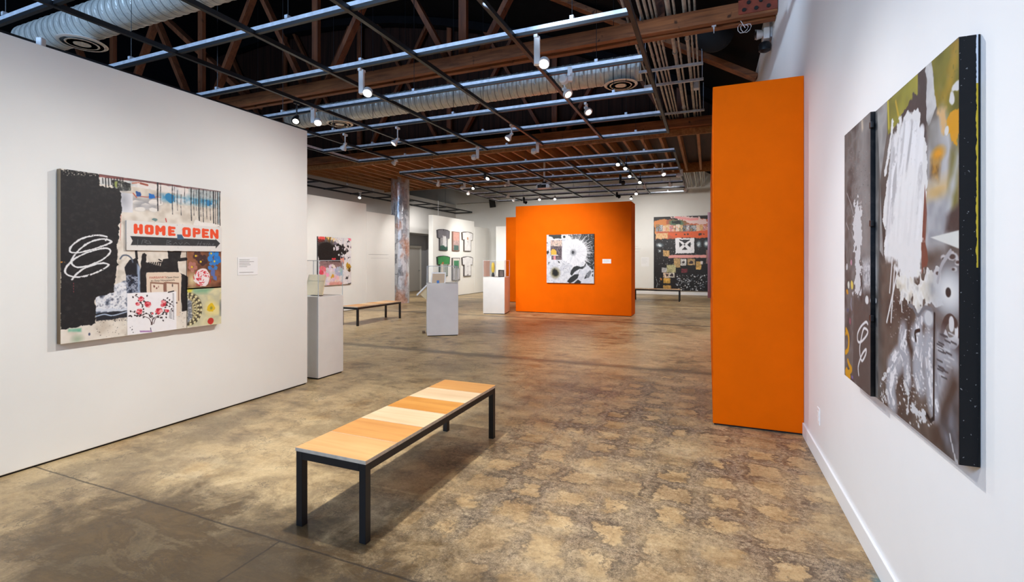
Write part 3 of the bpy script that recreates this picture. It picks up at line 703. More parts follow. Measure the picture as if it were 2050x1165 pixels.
    for k in range(40):
        an = -1.6 + 3.2 * k / 39
        for rr, r_ in ((80, 8), (64, 8), (44, 7)):
            a.ell((846 + rr * math.cos(an), 895 + rr * 1.15 * math.sin(an)), r_, r_, [(206, 196, 140), (232, 224, 186), (120, 110, 80), (60, 56, 50)][(k + int(rr)) % 4])
    a.cloud([(842, 830), (870, 850), (872, 950), (842, 980)], [(210, 214, 222), (90, 96, 106), (240, 240, 240)], 50, 2, f=.01)
    a.ell((988, 890), 44, 50, (234, 218, 150), f=.04); a.ell((988, 892), 26, 30, (228, 190, 40), rough=.02); a.ell((988, 890), 9, 10, (150, 150, 60), f=.01); a.ell((984, 968), 22, 22, (196, 56, 46), rough=.005)
    a.ell((1046, 890), 7, 36, (90, 96, 110), f=.02)
    a.cloud([(480, 548), (841, 548), (841, 1015), (480, 1045)], [(206, 194, 178), (228, 219, 205), (236, 228, 216)], 14, 2)
    a.dots((790, 900), (840, 1000), 16, .6, 2.4, [(90, 80, 70), (60, 55, 60)])
    # vessel silhouettes
    a.cloud([(430, 570), (485, 560), (482, 720), (425, 790)], [(206, 198, 186), (228, 220, 208), (196, 186, 170)], 20, 5)
    a.poly([(470, 640), (500, 600), (545, 590), (560, 640), (562, 700), (478, 705)], (28, 30, 36), rough=.006)
    a.poly([(575, 560), (592, 553), (604, 566), (598, 612), (640, 628), (690, 640), (702, 596), (732, 590), (726, 544), (812, 546), (806, 590), (786, 612), (794, 676), (602, 676), (602, 800), (562, 800), (556, 680), (566, 640)], K, rough=.008)
    a.stroke([(540, 545), (544, 590), (528, 600)], 14, K); a.stroke([(690, 605), (676, 596)], 8, K); a.stroke([(700, 618), (676, 612)], 8, K); a.stroke([(800, 598), (836, 594)], 22, K)
    for x in range(610, 690, 13): a.stroke([(x, 640), (x + 6, 615)], 8, K)
    a.stroke([(445, 592), (462, 572), (490, 572), (512, 590), (520, 612)], 8, (96, 104, 118), smooth=True)
    a.poly([(800, 676), (826, 682), (845, 704), (842, 902), (812, 908)], K, rough=.008)
    a.poly([(545, 620), (562, 640), (562, 800), (545, 800)], (150, 166, 190), f=.01)
    a.cloud([(480, 688), (548, 684), (548, 796), (480, 800)], [(26, 30, 40), (40, 48, 66), (170, 178, 194), (30, 34, 46)], 60, 9)
    # grey lace
    a.cloud([(300, 812), (420, 740), (482, 720), (484, 900), (300, 930)], [(60, 66, 80), (150, 156, 170), (222, 224, 230), (236, 236, 238), (120, 126, 142)], 34, 11, rough=.008)
    for k in range(5): a.ell((318 + k * 38, 900 + (k % 2) * 6), 24, 15, (210, 216, 226)); a.ell((318 + k * 38, 912), 20, 8, (80, 90, 110), f=.01)
    a.poly([(300, 918), (484, 902), (484, 936), (300, 962)], (34, 38, 46), rough=.01); a.stroke([(302, 932), (350, 920), (400, 928), (484, 906)], 7, (170, 186, 206), smooth=True)
    a.dots((300, 930), (484, 962), 90, 1, 2.6, (36, 36, 40))
    # black field with torn edge
    a.poly([(92, 66), (200, 68), (326, 92), (330, 155), (440, 178), (458, 200), (455, 300), (448, 345), (432, 460), (428, 600), (418, 700), (408, 792), (380, 803), (296, 816), (300, 974), (92, 1010)], K, rough=.012, rn=40)
    a.dots((110, 70), (320, 100), 60, 1, 3, [(224, 214, 198), (200, 190, 170)])
    a.stroke([(96, 610), (118, 612)], 8, (190, 130, 60), dry=.3); a.stroke([(97, 620), (97, 760)], 4, (200, 190, 170), dry=.55)
    a.cloud([(140, 1004), (215, 1000), (215, 1022), (140, 1020)], [(80, 160, 130), (150, 196, 170)], 20, 2, f=.01); a.ell((192, 1064), 24, 20, (150, 170, 140), f=.03, alpha=.7); a.ell((262, 1036), 5, 8, (70, 80, 110))
    lp = [(360, 482), (366, 460), (300, 452), (215, 475), (158, 520), (158, 552), (215, 552), (300, 530), (380, 500), (394, 486), (340, 474), (255, 500), (185, 560), (160, 610), (190, 640), (270, 628), (350, 590), (388, 548), (360, 528), (270, 548), (180, 590), (128, 645), (130, 678), (180, 698), (260, 688), (340, 655), (376, 626), (330, 618), (250, 640), (195, 675), (162, 714)]
    a.stroke(lp, 9, (228, 228, 228), smooth=True, dry=.24, rough=.003)
    for y in range(736, 800, 16): a.ell((172, y), 1.6, 4, (160, 70, 80))
    # sign
    a.poly([(476, 360), (1053, 402), (1053, 549), (478, 541)], (226, 222, 216)); a.dots((480, 370), (1050, 545), 60, .8, 2, [(180, 172, 160), (120, 110, 100)])
    # arrow
    a.poly([(500, 456), (1015, 478), (1012, 470), (1042, 500), (1015, 530), (1015, 516), (502, 510), (514, 484)], (48, 50, 52))
    for q in ([(545, 476), (543, 505)], [(575, 478), (566, 503)], [(582, 478), (600, 484), (585, 492), (604, 502)], [(610, 484), (622, 500), (606, 500)], [(720, 480), (716, 508)], [(722, 482), (742, 486), (724, 494), (746, 504), (718, 506)], [(756, 506), (772, 494), (780, 506)], [(790, 494), (800, 506), (812, 494)], [(822, 506), (838, 494), (856, 506)],
              [(912, 488), (900, 514)], [(930, 488), (918, 514)], [(904, 502), (926, 502)], [(936, 502), (946, 508), (950, 500), (938, 500)], [(956, 512), (962, 500), (972, 510), (976, 500), (984, 510)], [(992, 506), (1004, 502), (996, 512)]):
        a.stroke(q, 2.2, (140, 144, 148), alpha=.8)
    def G(x, y):  # lettering baseline slants with the board
        return (x, y + (x - 520) * .0625)
    def bar(p, q, w=20): a.stroke([G(*p), G(*q)], w * 1.08, (236, 78, 38))
    T, B = 392, 432
    def H(x): bar((x, T), (x, B)); bar((x + 32, T), (x + 32, B)); bar((x, 412), (x + 32, 412), 15)
    def O(x):
        bar((x, T + 4), (x, B - 4)); bar((x + 32, T + 4), (x + 32, B - 4)); bar((x + 4, T - 1), (x + 28, T - 1), 16); bar((x + 4, B + 1), (x + 28, B + 1), 16)
    def Mm(x): bar((x, T), (x, B)); bar((x + 40, T), (x + 40, B)); bar((x + 4, T), (x + 20, 414), 16); bar((x + 36, T), (x + 20, 414), 16)
    def Ee(x): bar((x, T), (x, B)); bar((x, T), (x + 28, T), 15); bar((x, 412), (x + 22, 412), 14); bar((x, B), (x + 28, B), 15)
    def Pp(x): bar((x, T), (x, B)); bar((x, T), (x + 26, T), 15); bar((x + 30, T + 4), (x + 30, 410), 18); bar((x, 414), (x + 26, 414), 14)
    def Nn(x): bar((x, T), (x, B)); bar((x + 34, T), (x + 34, B)); bar((x + 4, T), (x + 30, B), 17)
    H(532); O(597); Mm(660); Ee(736); O(822); Pp(884); Ee(940); Nn(990)
    a.poly([(780, 446), (808, 446), (824, 474), (782, 476)], (60, 92, 120))
    # clipping
    a.poly([(600, 682), (610, 672), (802, 674), (812, 688), (806, 800), (800, 935), (602, 935)], (228, 207, 184), rough=.004)
    for x0, x1, y1 in ((622, 708, 800), (714, 796, 845)):
        a.poly([(x0, 730), (x1, 736), (x1, y1), (x0, y1)], (150, 112, 92)); a.poly([(x0 + 7, 740), (x1 - 7, 745), (x1 - 7, y1), (x0 + 7, y1)], (232, 214, 194))
    a.poly([(704, 732), (718, 733), (718, 800), (704, 800)], (140, 100, 84))
    for x, y in ((648, 758), (660, 768), (672, 756)): a.ell((x, y), 5, 7, (130, 70, 60), rough=.01)
    a.ell((756, 752), 4, 10, (90, 80, 76))
    # flower print
    a.poly([(484, 796), (778, 788), (778, 1021), (484, 1046)], (243, 240, 241))
    br = [[(628, 985), (615, 950), (570, 930), (510, 905)], [(632, 985), (630, 940), (600, 920), (560, 930)], [(640, 980), (655, 945), (690, 925), (720, 900)], [(625, 985), (640, 950), (670, 930)], [(700, 850), (740, 860), (762, 880)], [(560, 830), (540, 815), (530, 812)]]
    for q in br: a.stroke(q, 4, (70, 44, 44), smooth=True, taper=.5)
    for cx_, cy_, n_ in ((585, 855, 12), (560, 925, 12), (700, 905, 16), (720, 850, 10), (640, 930, 10), (520, 920, 8), (545, 830, 6), (755, 870, 6), (690, 940, 8)):
        for _ in range(n_): a.ell((cx_ + a.rng.randn() * 17, cy_ + a.rng.randn() * 14), 6, 4, (48, 34, 36), rot=a.rng.rand() * 3)
    for x, y, r in ((568, 831, 17), (608, 866, 23), (556, 906, 21), (545, 862, 13), (698, 860, 23), (672, 902, 23), (720, 903, 14), (633, 918, 9)):
        for k in range(16):
            an = a.rng.rand() * 6.28; rr = r * .6 * a.rng.rand() ** .5; a.ell((x + rr * math.cos(an), y + rr * math.sin(an)), r * .42, r * .36, [(214, 64, 78), (232, 120, 126), (240, 170, 172), (200, 48, 64)][k % 4], rough=.004)
    for x, y0, y1 in ((760, 800, 960), (746, 900, 955), (738, 905, 950)):
        for y in range(y0, y1, 8): a.stroke([(x - 4, y), (x + 3, y + 3)], 2.5, (60, 60, 66))
    for x in range(560, 625, 8): a.stroke([(x, 1022), (x + 4, 1028)], 5, (150, 90, 160))
    a.stroke([(622, 1005), (624, 1020)], 4, (40, 36, 70)); a.dots((495, 990), (520, 1036), 6, 1.5, 3, (40, 40, 44)); a.stroke([(730, 793), (762, 786)], 7, K)
    return a

def unit(a, p): return a.T(p)

AL = paint_left()
t = thing('painting', 'square collage painting with a HOME OPEN arrow sign on the left wall', 'painting', (-4.4735, 2.613, 1.518), R(90), 'paintings')
art_mesh('canvas', AL, 1.252, 1.298, .048, t, (150, 128, 100))
def relief(name, pts, d, side, label):
    q = [unit(AL, p) for p in pts]; x0 = min(p[0] for p in q); x1 = max(p[0] for p in q); y0 = min(p[1] for p in q); y1 = max(p[1] for p in q)
    o = art_mesh(name, AL, 1.252, 1.298, d, t, side, (max(x0, 0), max(y0, 0), min(x1, 1), min(y1, 1))); o.location = (0, -.0475, 0); o['label'] = label; return o
relief('sign_board', [(478, 362), (1053, 402), (1053, 548), (478, 540)], .014, (190, 184, 176), 'white HOME OPEN sign board with a black arrow')
relief('floral_panel', [(842, 549), (1052, 549), (1050, 768), (842, 770)], .006, (90, 60, 44), 'brown panel of painted flowers')
relief('doily_panel', [(842, 770), (1050, 768), (1048, 986), (842, 1000)], .006, (120, 110, 90), 'yellow panel with a doily and a flower')
relief('flower_print', [(484, 792), (778, 790), (778, 1025), (484, 1042)], .003, (230, 228, 226), 'white paper print of red flowers')
def words(name, txt, x, z, h, mat, par, y):
    cu = bpy.data.curves.new(name, 'FONT'); cu.body = txt; cu.size = h; cu.extrude = .0003; tmp = bpy.data.objects.new('tmp_text', cu); COL.objects.link(tmp)
    bpy.context.view_layer.update(); dg = bpy.context.evaluated_depsgraph_get(); me = bpy.data.meshes.new_from_object(tmp.evaluated_get(dg)); bpy.data.objects.remove(tmp)
    me.materials.clear(); me.materials.append(mat); o = bpy.data.objects.new(name, me); COL.objects.link(o); o.parent = par; o.location = (x, y, z); o.rotation_euler = (PI / 2, 0, 0); return o
def at(p): q = unit(AL, p); return ((q[0] - .5) * 1.252, (.5 - q[1]) * 1.298)
M['print_r'] = paint('red_print_ink', (196, 96, 80), .7, .05); M['print_k'] = paint('dark_print_ink', (70, 54, 48), .7, .05)
x, z = at((618, 711)); words('printed_heading', "FAIRBANK'S", x, z, .026, M['print_r'], t, -.0484)
x, z = at((719, 709)); words('printed_heading', 'Open Door', x, z, .023, M['print_k'], t, -.0484)
x, z = at((626, 729)); words('printed_heading', 'to Easy Housework', x, z, .025, M['print_k'], t, -.0484)

def paint_right():
    a = Art(420, 800, (92, 84, 80), 2); a.frame((1691, 278), (1916.5, 61.5), (1924.7, 930), (1695, 747))
    r2 = lambda *q: [(1650 + x / 2.24, 20 + y / 2.24) for x, y in q]
    r6 = lambda *q: [(1740 + x / 2.647, 60 + y / 2.647) for x, y in q]
    r7 = lambda *q: [(1740 + x / 2.425, 480 + y / 2.425) for x, y in q]
    r5 = lambda *q: [(1680 + x / 3.426, 480 + y / 3.426) for x, y in q]
    whole = [(1685, 270), (1920, 50), (1930, 940), (1690, 755)]
    a.cloud(whole, [(70, 62, 60), (92, 84, 80), (118, 110, 106)], 7, 3)
    # far panel
    a.cloud([(1688, 275), (1751, 215), (1755, 795), (1690, 755)], [(58, 56, 58), (84, 82, 82), (116, 114, 114), (92, 90, 88)], 12, 5)
    a.poly(r2((165, 500), (212, 465), (222, 1160), (140, 1160), (150, 700)), (150, 149, 150), f=.12, alpha=.75)
    a.dots((1695, 300), (1745, 460), 120, .3, .8, [(50, 48, 50), (170, 170, 172)])
    for q in ([(105, 830), (125, 880), (135, 920)], [(103, 960), (115, 990)], [(130, 1000), (142, 1060)]): a.stroke(r2(*q), .8, (200, 200, 204))
    a.stroke([(1727, 247), (1728, 260)], 4, (214, 200, 180), f=.02)
    a.poly(r5((128, 60), (160, 0), (160, 370), (112, 370)), (216, 217, 222), rough=.04, rn=40)
    a.poly(r2((140, 880), (170, 860), (176, 1060), (140, 1080)), (214, 215, 220), rough=.05, rn=40)
    a.cloud(r5((175, 150), (232, 130), (235, 330), (180, 340)), [(130, 132, 138), (214, 216, 222), (170, 172, 180)], 60, 8, f=.04)
    for x, y, rx, ry, c in ((62, 190, 12, 60, (200, 200, 206)), (92, 155, 14, 48, (190, 140, 160)), (75, 310, 12, 60, (216, 220, 210)), (98, 310, 14, 62, (232, 206, 100)), (66, 360, 14, 50, (216, 150, 36)), (70, 480, 12, 40, (80, 92, 120)), (88, 560, 12, 46, (150, 92, 108)), (205, 410, 16, 55, (226, 228, 232)), (234, 410, 8, 50, (220, 222, 226)), (108, 935, 8, 14, (120, 110, 170))):
        p = r5((x, y))[0]; a.ell(p, rx / 3.426, ry / 3.426 * .6, c, rough=.01)
    a.stroke(r5((95, 400), (92, 440), (100, 480)), 1.4, (150, 160, 190))
    a.poly(r5((110, 380), (236, 470), (238, 1060), (112, 940)), (84, 80, 79), f=.02)
    a.stroke(r5((60, 610), (78, 660), (76, 740), (58, 765)), 4.5, (222, 160, 34), smooth=True); a.stroke(r5((58, 640), (62, 630)), 4, (222, 160, 34))
    a.stroke(r5((74, 820), (84, 850), (100, 880), (78, 900), (66, 880), (62, 905), (90, 930)), 4.5, (222, 160, 34), smooth=True)
    a.stroke(r5((214, 572), (200, 558), (165, 590), (142, 640), (145, 690), (170, 690), (205, 650), (214, 618), (190, 600), (178, 622), (168, 670), (158, 730), (162, 790), (176, 822), (200, 780), (204, 744), (184, 762), (165, 800), (150, 850), (148, 880), (152, 918)), 2.1, (236, 236, 240), smooth=True)
    # near panel
    a.cloud(r6((60, 400), (240, 220), (240, 330), (190, 420), (80, 560)), [(112, 108, 44), (150, 146, 58), (176, 166, 66)], 9, 6)
    a.stroke(r6((120, 380), (135, 450)), 2, (220, 180, 60), f=.01); a.stroke(r6((78, 380), (84, 520)), 3, (206, 190, 70), f=.01)
    a.cloud(r6((20, 430), (74, 380), (76, 540), (40, 800), (40, 1165), (60, 1200)), [(130, 128, 130), (166, 164, 164), (150, 146, 146)], 10, 7)
    a.poly(r6((240, 225), (285, 180), (292, 400), (304, 700), (270, 760), (130, 700), (150, 480), (215, 340), (240, 330)), (72, 62, 63), rough=.02)
    a.cloud(r6((285, 180), (318, 150), (334, 290), (345, 380), (310, 480), (296, 520)), [(186, 186, 190), (214, 214, 216), (200, 200, 204)], 16, 8, rough=.015)
    a.cloud(r6((318, 148), (466, 10), (474, 620), (400, 560), (345, 380), (334, 280)), [(84, 82, 26), (112, 108, 36), (134, 126, 46), (150, 122, 40)], 9, 9, rough=.01)
    a.cloud(r6((300, 480), (380, 380), (470, 600), (470, 960), (400, 1160), (280, 1160), (290, 640)), [(120, 118, 112), (166, 166, 168), (196, 198, 204), (140, 134, 120)], 8, 11, f=.04)
    a.poly(r6((390, 410), (470, 400), (476, 610), (430, 590), (400, 540)), (224, 158, 26), rough=.03); a.poly(r6((350, 420), (400, 370), (410, 480), (380, 510)), (222, 182, 130), rough=.03, f=.02)
    a.stroke(r6((395, 330), (420, 260), (440, 150), (452, 60)), 8, (190, 150, 46), f=.03, alpha=.55, dry=.3)
    a.ell(r6((355, 640))[0], 8, 11, (236, 160, 36), f=.02); a.cloud(r6((318, 680), (370, 670), (360, 780), (315, 760)), [(60, 48, 44), (110, 84, 50), (190, 140, 60)], 30, 5, f=.03); a.ell(r6((385, 820))[0], 22, 14, (224, 186, 120), f=.05, alpha=.8); a.ell(r6((345, 860))[0], 8, 6, (226, 170, 70), f=.03)
    a.poly(r6((430, 620), (472, 610), (476, 900), (430, 960), (410, 900)), (120, 116, 60), f=.03)
    a.stroke(r6((470, 650), (440, 800), (420, 900), (395, 1050)), 6, (196, 200, 208), f=.03, alpha=.8)
    a.poly(r6((400, 960), (480, 900), (484, 1050), (395, 1060)), (66, 56, 56), f=.02)
    for x, y, rx, ry in ((450, 275, 4, 6), (430, 340, 3.5, 12), (406, 510, 3, 9)): a.ell(r6((x, y))[0], rx, ry, (226, 226, 228), rough=.01)
    # sweeping white brushwork
    for q, w in (([(105, 490), (90, 620), (66, 760)], 5), ([(146, 490), (120, 620), (90, 800), (70, 1000)], 10), ([(225, 500), (200, 640), (170, 860), (150, 1165)], 26), ([(186, 510), (160, 700), (120, 900), (100, 1165)], 26), ([(258, 625), (262, 800), (240, 1000), (230, 1180)], 22)):
        a.stroke(r6(*q), w * .8, (236, 236, 238), rough=.012, smooth=True, taper=1.4)
    for k in range(120):
        x0 = 100 + 165 * a.rng.rand(); top = 500 + 420 * a.rng.rand() ** 1.4 + (60 if x0 < 150 else 0); ln = 200 + 330 * a.rng.rand(); g = [246, 240, 228, 206, 190, 248][k % 6]
        a.stroke(r6((x0, top), (x0 - 10 - 12 * a.rng.rand(), top + ln * .5), (x0 - 22 - 14 * a.rng.rand(), top + ln)), 3 + 6 * a.rng.rand(), (g, g, min(255, g + 5)), f=.006, alpha=.75, dry=.28 if k % 2 else 0, taper=.6, seed=k % 5, smooth=True)
    a.poly(r6((150, 760), (210, 700), (250, 740), (262, 1180), (90, 1180), (110, 960)), (244, 244, 246), rough=.035, f=.03, alpha=.8, rn=36)
    a.poly(r6((284, 806), (298, 960), (286, 1180), (268, 1180), (276, 980)), (126, 70, 56))
    a.cloud(r6((300, 880), (410, 840), (420, 930), (390, 1080), (300, 1120)), [(150, 156, 166), (190, 194, 202), (166, 170, 180)], 12, 13, f=.04, alpha=.85)
    a.poly(r6((318, 1086), (484, 1038), (487, 1142)), (226, 229, 226))
    # lower half
    a.cloud(r7((40, 100), (340, 60), (450, 560), (450, 1100), (60, 800)), [(64, 54, 50), (86, 74, 68), (104, 92, 84), (78, 66, 60)], 9, 14, f=.03)
    a.poly(r7((80, 0), (258, 0), (246, 150), (190, 240), (140, 200), (120, 120), (84, 90)), (240, 240, 242), rough=.03, f=.02, rn=40)
    a.poly(r7((244, 0), (266, 0), (282, 90), (248, 160)), (124, 70, 56), rough=.01)
    a.cloud(r7((130, 200), (280, 160), (345, 170), (345, 290), (190, 310)), [(190, 190, 190), (244, 244, 242), (226, 220, 206), (160, 158, 156)], 20, 15, rough=.05)
    for p, q, w in (((130, 130), (75, 392), 2.4), ((112, 120), (96, 390), 2.2), ((100, 90), (88, 250), 2), ((150, 240), (140, 300), 2), ((145, 250), (150, 340), 1.6)): a.stroke(r7(p, q), w, (232, 232, 234))
    a.dots(r7((90, 250))[0], r7((190, 470))[0], 60, .3, 1.2, (224, 224, 226))
    a.ell(r7((388, 235))[0], 24, 42, (170, 178, 190), f=.07); a.ell(r7((388, 240))[0], 14, 26, (232, 234, 236), f=.05); a.ell(r7((385, 242))[0], 3.4, 8, (24, 24, 28))
    for x, y, r in ((405, 66, 17), (432, 92, 10), (410, 128, 9), (360, 80, 12), (330, 150, 12)):
        p = r7((x, y))[0]; a.ell(p, r / 2.4, r / 2.2, (200, 200, 204), rough=.01); a.ell(p, r / 4.6, r / 4, (70, 60, 60))
    a.stroke(r7((330, 190), (350, 110), (395, 40)), 3, (176, 176, 182), smooth=True)
    for q, w, c in (([(360, 470), (380, 500), (410, 520), (445, 500), (445, 440)], 7, (64, 46, 44)), ([(370, 440), (390, 480), (425, 470), (430, 420)], 4, (226, 226, 230)), ([(355, 430), (375, 380), (400, 370), (425, 395)], 5, (70, 54, 52)), ([(395, 500), (420, 505), (440, 480)], 3, (220, 220, 226)), ([(403, 385), (403, 410)], 6, (222, 222, 226))): a.stroke(r7(*q), w, c, smooth=True)
    a.cloud(r7((320, 400), (450, 520), (455, 760), (330, 860), (310, 700)), [(96, 96, 102), (140, 142, 150), (176, 178, 186), (120, 120, 126)], 14, 16, f=.05)
    for k in range(24):
        y = 430 + 230 * a.rng.rand(); x = 325 + 80 * a.rng.rand(); a.stroke(r7((x, y), (x + 28, y + 14)), 1, (70, 70, 76) if k % 3 else (200, 202, 208))
    a.stroke(r7((330, 960), (420, 700)), 14, (74, 58, 52), f=.05); a.cloud(r7((340, 880), (440, 760), (455, 1090), (380, 1000)), [(84, 80, 86), (120, 122, 132), (78, 74, 78)], 12, 17, f=.04)
    for q, w in (([(150, 560), (110, 620), (95, 720), (110, 790)], 15), ([(130, 540), (85, 600)], 6), ([(180, 560), (178, 640), (185, 680)], 8), ([(215, 460), (240, 500), (230, 620), (250, 700)], 13), ([(245, 350), (232, 430), (240, 500)], 7), ([(160, 420), (150, 500), (170, 540)], 9), ([(290, 460), (282, 560), (300, 720), (320, 820)], 12)):
        a.stroke(r7(*q), w, (176, 180, 190), smooth=True, f=.04, alpha=.6)
        for k in range(int(w * 1.5)):
            dx_, dy_ = a.rng.randn() * w * .9, a.rng.randn() * 26; i0 = a.rng.randint(len(q) - 1); pa, pb_ = q[i0], q[i0 + 1]; u0 = a.rng.rand() * .6; u1 = u0 + .25 + .3 * a.rng.rand()
            g = [240, 226, 204, 246][k % 4]; a.stroke(r7((pa[0] + (pb_[0] - pa[0]) * u0 + dx_, pa[1] + (pb_[1] - pa[1]) * u0 + dy_), (pa[0] + (pb_[0] - pa[0]) * u1 + dx_, pa[1] + (pb_[1] - pa[1]) * u1 + dy_)), 1 + 3.2 * a.rng.rand(), (g, g, g + 5), rough=.008, taper=.4)
    a.dots(r7((60, 640))[0], r7((330, 900))[0], 150, .3, 1.7, (228, 229, 233), stretch=2.2); a.dots(r7((170, 330))[0], r7((320, 760))[0], 70, .3, 1.2, (226, 226, 230), stretch=2)
    for q, w in (([(200, 800), (230, 830), (262, 850)], 6), ([(170, 690), (186, 740), (184, 800)], 6), ([(52, 690), (70, 650)], 4), ([(60, 760), (80, 740)], 5)): a.stroke(r7(*q), w, (220, 222, 226), rough=.03, dry=.3)
    a.ell(r7((285, 370))[0], 9, 17, (170, 174, 182), f=.01); a.ell(r7((285, 370))[0], 6, 13, (208, 211, 216)); a.stroke(r7((186, 310), (205, 318), (232, 358), (262, 320), (300, 328)), 2.4, (120, 122, 128), smooth=True)
    a.stroke(r7((222, 480), (218, 440), (240, 430)), 2.2, (24, 22, 24), smooth=True)
    a.stroke(r7((315, 350), (314, 600), (316, 860), (300, 872), (280, 840)), 2.4, (18, 18, 22))
    for x, y in ((400, 940), (412, 990), (425, 1040), (438, 1070)): a.stroke(r7((x, y), (x + 6, y + 34)), 1.5, (210, 212, 218))
    a.a = a.a * .87
    return a
AR = paint_right()
t = thing('painting', 'tall grey, white and olive painting with a black side edge on the right wall', 'painting', (RX - .0015, 2.458, 1.516), R(-90), 'paintings')
seam = .365
art_mesh('canvas', AR, 1.224, 1.292, .050, t, (18, 20, 24), region=(seam, 0, 1, 1))
o = art_mesh('canvas', AR, 1.224, 1.292, .069, t, (18, 22, 28), region=(0, 0, seam, 1)); o['label'] = 'thicker grey far section with a white scribble'
b = MB(); b.box(0, .003, -.05, -.006, -.645, .645)
def edge_mat():
    tt = NT('painted_black_edge'); P = tt.obj(); s_ = tt.n('SeparateXYZ'); tt.set(s_.inputs[0], P)
    w = tt.math('MULTIPLY', tt.math('SUBTRACT', tt.noise(P, 40, 4), .5), .010)
    st = tt.math('GREATER_THAN', tt.math('ADD', s_.outputs[1], w), -.0105)
    c = tt.mix(tt.math('GREATER_THAN', s_.outputs[2], .5), rgb((206, 176, 52)), rgb((214, 218, 226)))
    sp_ = tt.math('MULTIPLY', tt.math('GREATER_THAN', tt.noise(P, 120, 1), .74), .6)
    blk = tt.mix(sp_, rgb((13, 15, 19)), rgb((150, 150, 150)))
    low = tt.math('GREATER_THAN', s_.outputs[2], -.05)
    return tt.bsdf(tt.mix(tt.math('MULTIPLY', st, low), blk, c), .35, 0, .2)
o = b.build('edge_board', edge_mat(), t); o.location = (.612, 0, 0); o['label'] = 'black painted edge with a yellow and white strip'
for zz in (.585, .14, -.29):
    b = MB(); b.box(-.012, .012, -.012, 0, -.014, .014); o = b.build('clasp', M['black'], t, bevel=.002); o.location = ((seam - .5) * 1.224 + .004, -.06, zz)

def paint_mid():
    a = Art(200, 200, (234, 233, 236), 3); a.frame((135, 148), (965, 128), (985, 995), (145, 985))
    a.cloud([(130, 140), (990, 120), (990, 1000), (140, 990)], [(188, 190, 200), (206, 208, 214), (222, 222, 226)], 26, 2)
    a.poly([(500, 145), (970, 122), (978, 760), (900, 715), (850, 640), (800, 560), (700, 300)], (40, 42, 44), rough=.02); a.poly([(170, 145), (392, 142), (392, 214), (260, 214), (230, 180), (170, 176)], (48, 52, 50), rough=.015)
    a.ell((620, 445), 225, 225, (226, 226, 230), rough=.03)
    for k in range(320):
        an = -2.0 + 3.7 * a.rng.rand(); r0 = 150; r1 = 215 + 150 * a.rng.rand() ** 1.8; g = (226, 214, 232)[k % 3]
        a.stroke([(620 + r0 * math.cos(an), 445 + r0 * math.sin(an)), (620 + r1 * math.cos(an), 445 + r1 * math.sin(an))], 6, (g, g, g + 4), taper=.2)
    for k in range(150):
        an = 6.28 * a.rng.rand(); r0 = 50 + 110 * a.rng.rand(); a.stroke([(610 + r0 * math.cos(an), 450 + r0 * math.sin(an)), (610 + (r0 + 60) * math.cos(an), 450 + (r0 + 60) * math.sin(an))], 2.2, (176, 178, 186), alpha=.5)
    a.dots((160, 600), (700, 980), 160, 1.5, 5, [(150, 152, 160), (60, 60, 66), (186, 188, 196)])
    a.dots((760, 140), (968, 700), 160, 2, 6, (236, 236, 238)); a.dots((560, 150), (700, 220), 30, 3, 7, (40, 42, 44))
    for k in range(60):
        an = a.rng.rand() * 6.28; a.stroke([(610 + 40 * math.cos(an), 450 + 40 * math.sin(an)), (610 + 150 * math.cos(an), 450 + 150 * math.sin(an))], 2.5, (196, 200, 206), alpha=.6)
    a.ell((608, 452), 42, 46, (120, 122, 128), f=.06); a.ell((604, 450), 20, 24, (28, 28, 30), f=.02, rough=.02); a.ell((445, 182), 22, 22, (44, 48, 46))
    a.dots((330, 600), (560, 800), 70, 2, 5, (150, 150, 158))
    a.poly([(560, 830), (575, 770), (620, 705), (680, 685), (745, 705), (800, 690), (838, 625), (838, 690), (780, 742), (725, 738), (640, 790), (590, 860)], (40, 42, 42))
    a.poly([(508, 960), (560, 892), (640, 835), (718, 832), (692, 905), (625, 960), (560, 995)], (38, 40, 40)); a.poly([(630, 990), (700, 925), (758, 965), (742, 1000)], (38, 40, 40)); a.stroke([(700, 830), (730, 760)], 5, (60, 60, 62))
    a.cloud([(806, 920), (850, 820), (905, 762), (942, 780), (900, 885)], [(40, 42, 44), (70, 72, 76), (30, 32, 34), (150, 152, 158)], 40, 5, rough=.01)
    a.cloud([(700, 840), (840, 650), (975, 760), (980, 990), (760, 990), (840, 900), (860, 800)], [(222, 224, 232), (196, 200, 210)], 30, 8, alpha=.4)
    a.ell((296, 812), 74, 84, (120, 112, 70), f=.08); a.ell((294, 810), 52, 58, (24, 24, 22), f=.04, rough=.03)
    for x, y, r in ((150, 452, 20), (182, 632, 16), (148, 284, 8), (362, 626, 14), (958, 850, 12), (962, 775, 10)): a.ell((x, y), r * .8, r * 1.2, (44, 46, 48), rough=.03)
    a.cloud([(206, 240), (408, 238), (408, 350), (206, 350)], [(120, 112, 116), (200, 170, 160), (216, 196, 176), (90, 86, 94)], 40, 9); a.cloud([(206, 345), (408, 345), (408, 580), (212, 580)], [(40, 36, 42), (84, 74, 80), (130, 110, 116), (50, 44, 52)], 50, 10)
    a.poly([(215, 492), (222, 420), (250, 392), (290, 396), (310, 450), (318, 492)], (222, 172, 66), rough=.02); a.rect((262, 515), (300, 580), (226, 142, 150)); a.rect((215, 495), (345, 508), (226, 222, 220)); a.rect((206, 515), (224, 580), (238, 238, 240))
    return a
t = thing('painting', 'square black and white splatter painting on the orange partition', 'painting', (-3.553, 12.868, 1.537), R(0), 'paintings')
art_mesh('canvas', paint_mid(), 1.35, 1.35, .045, t, (24, 24, 26))

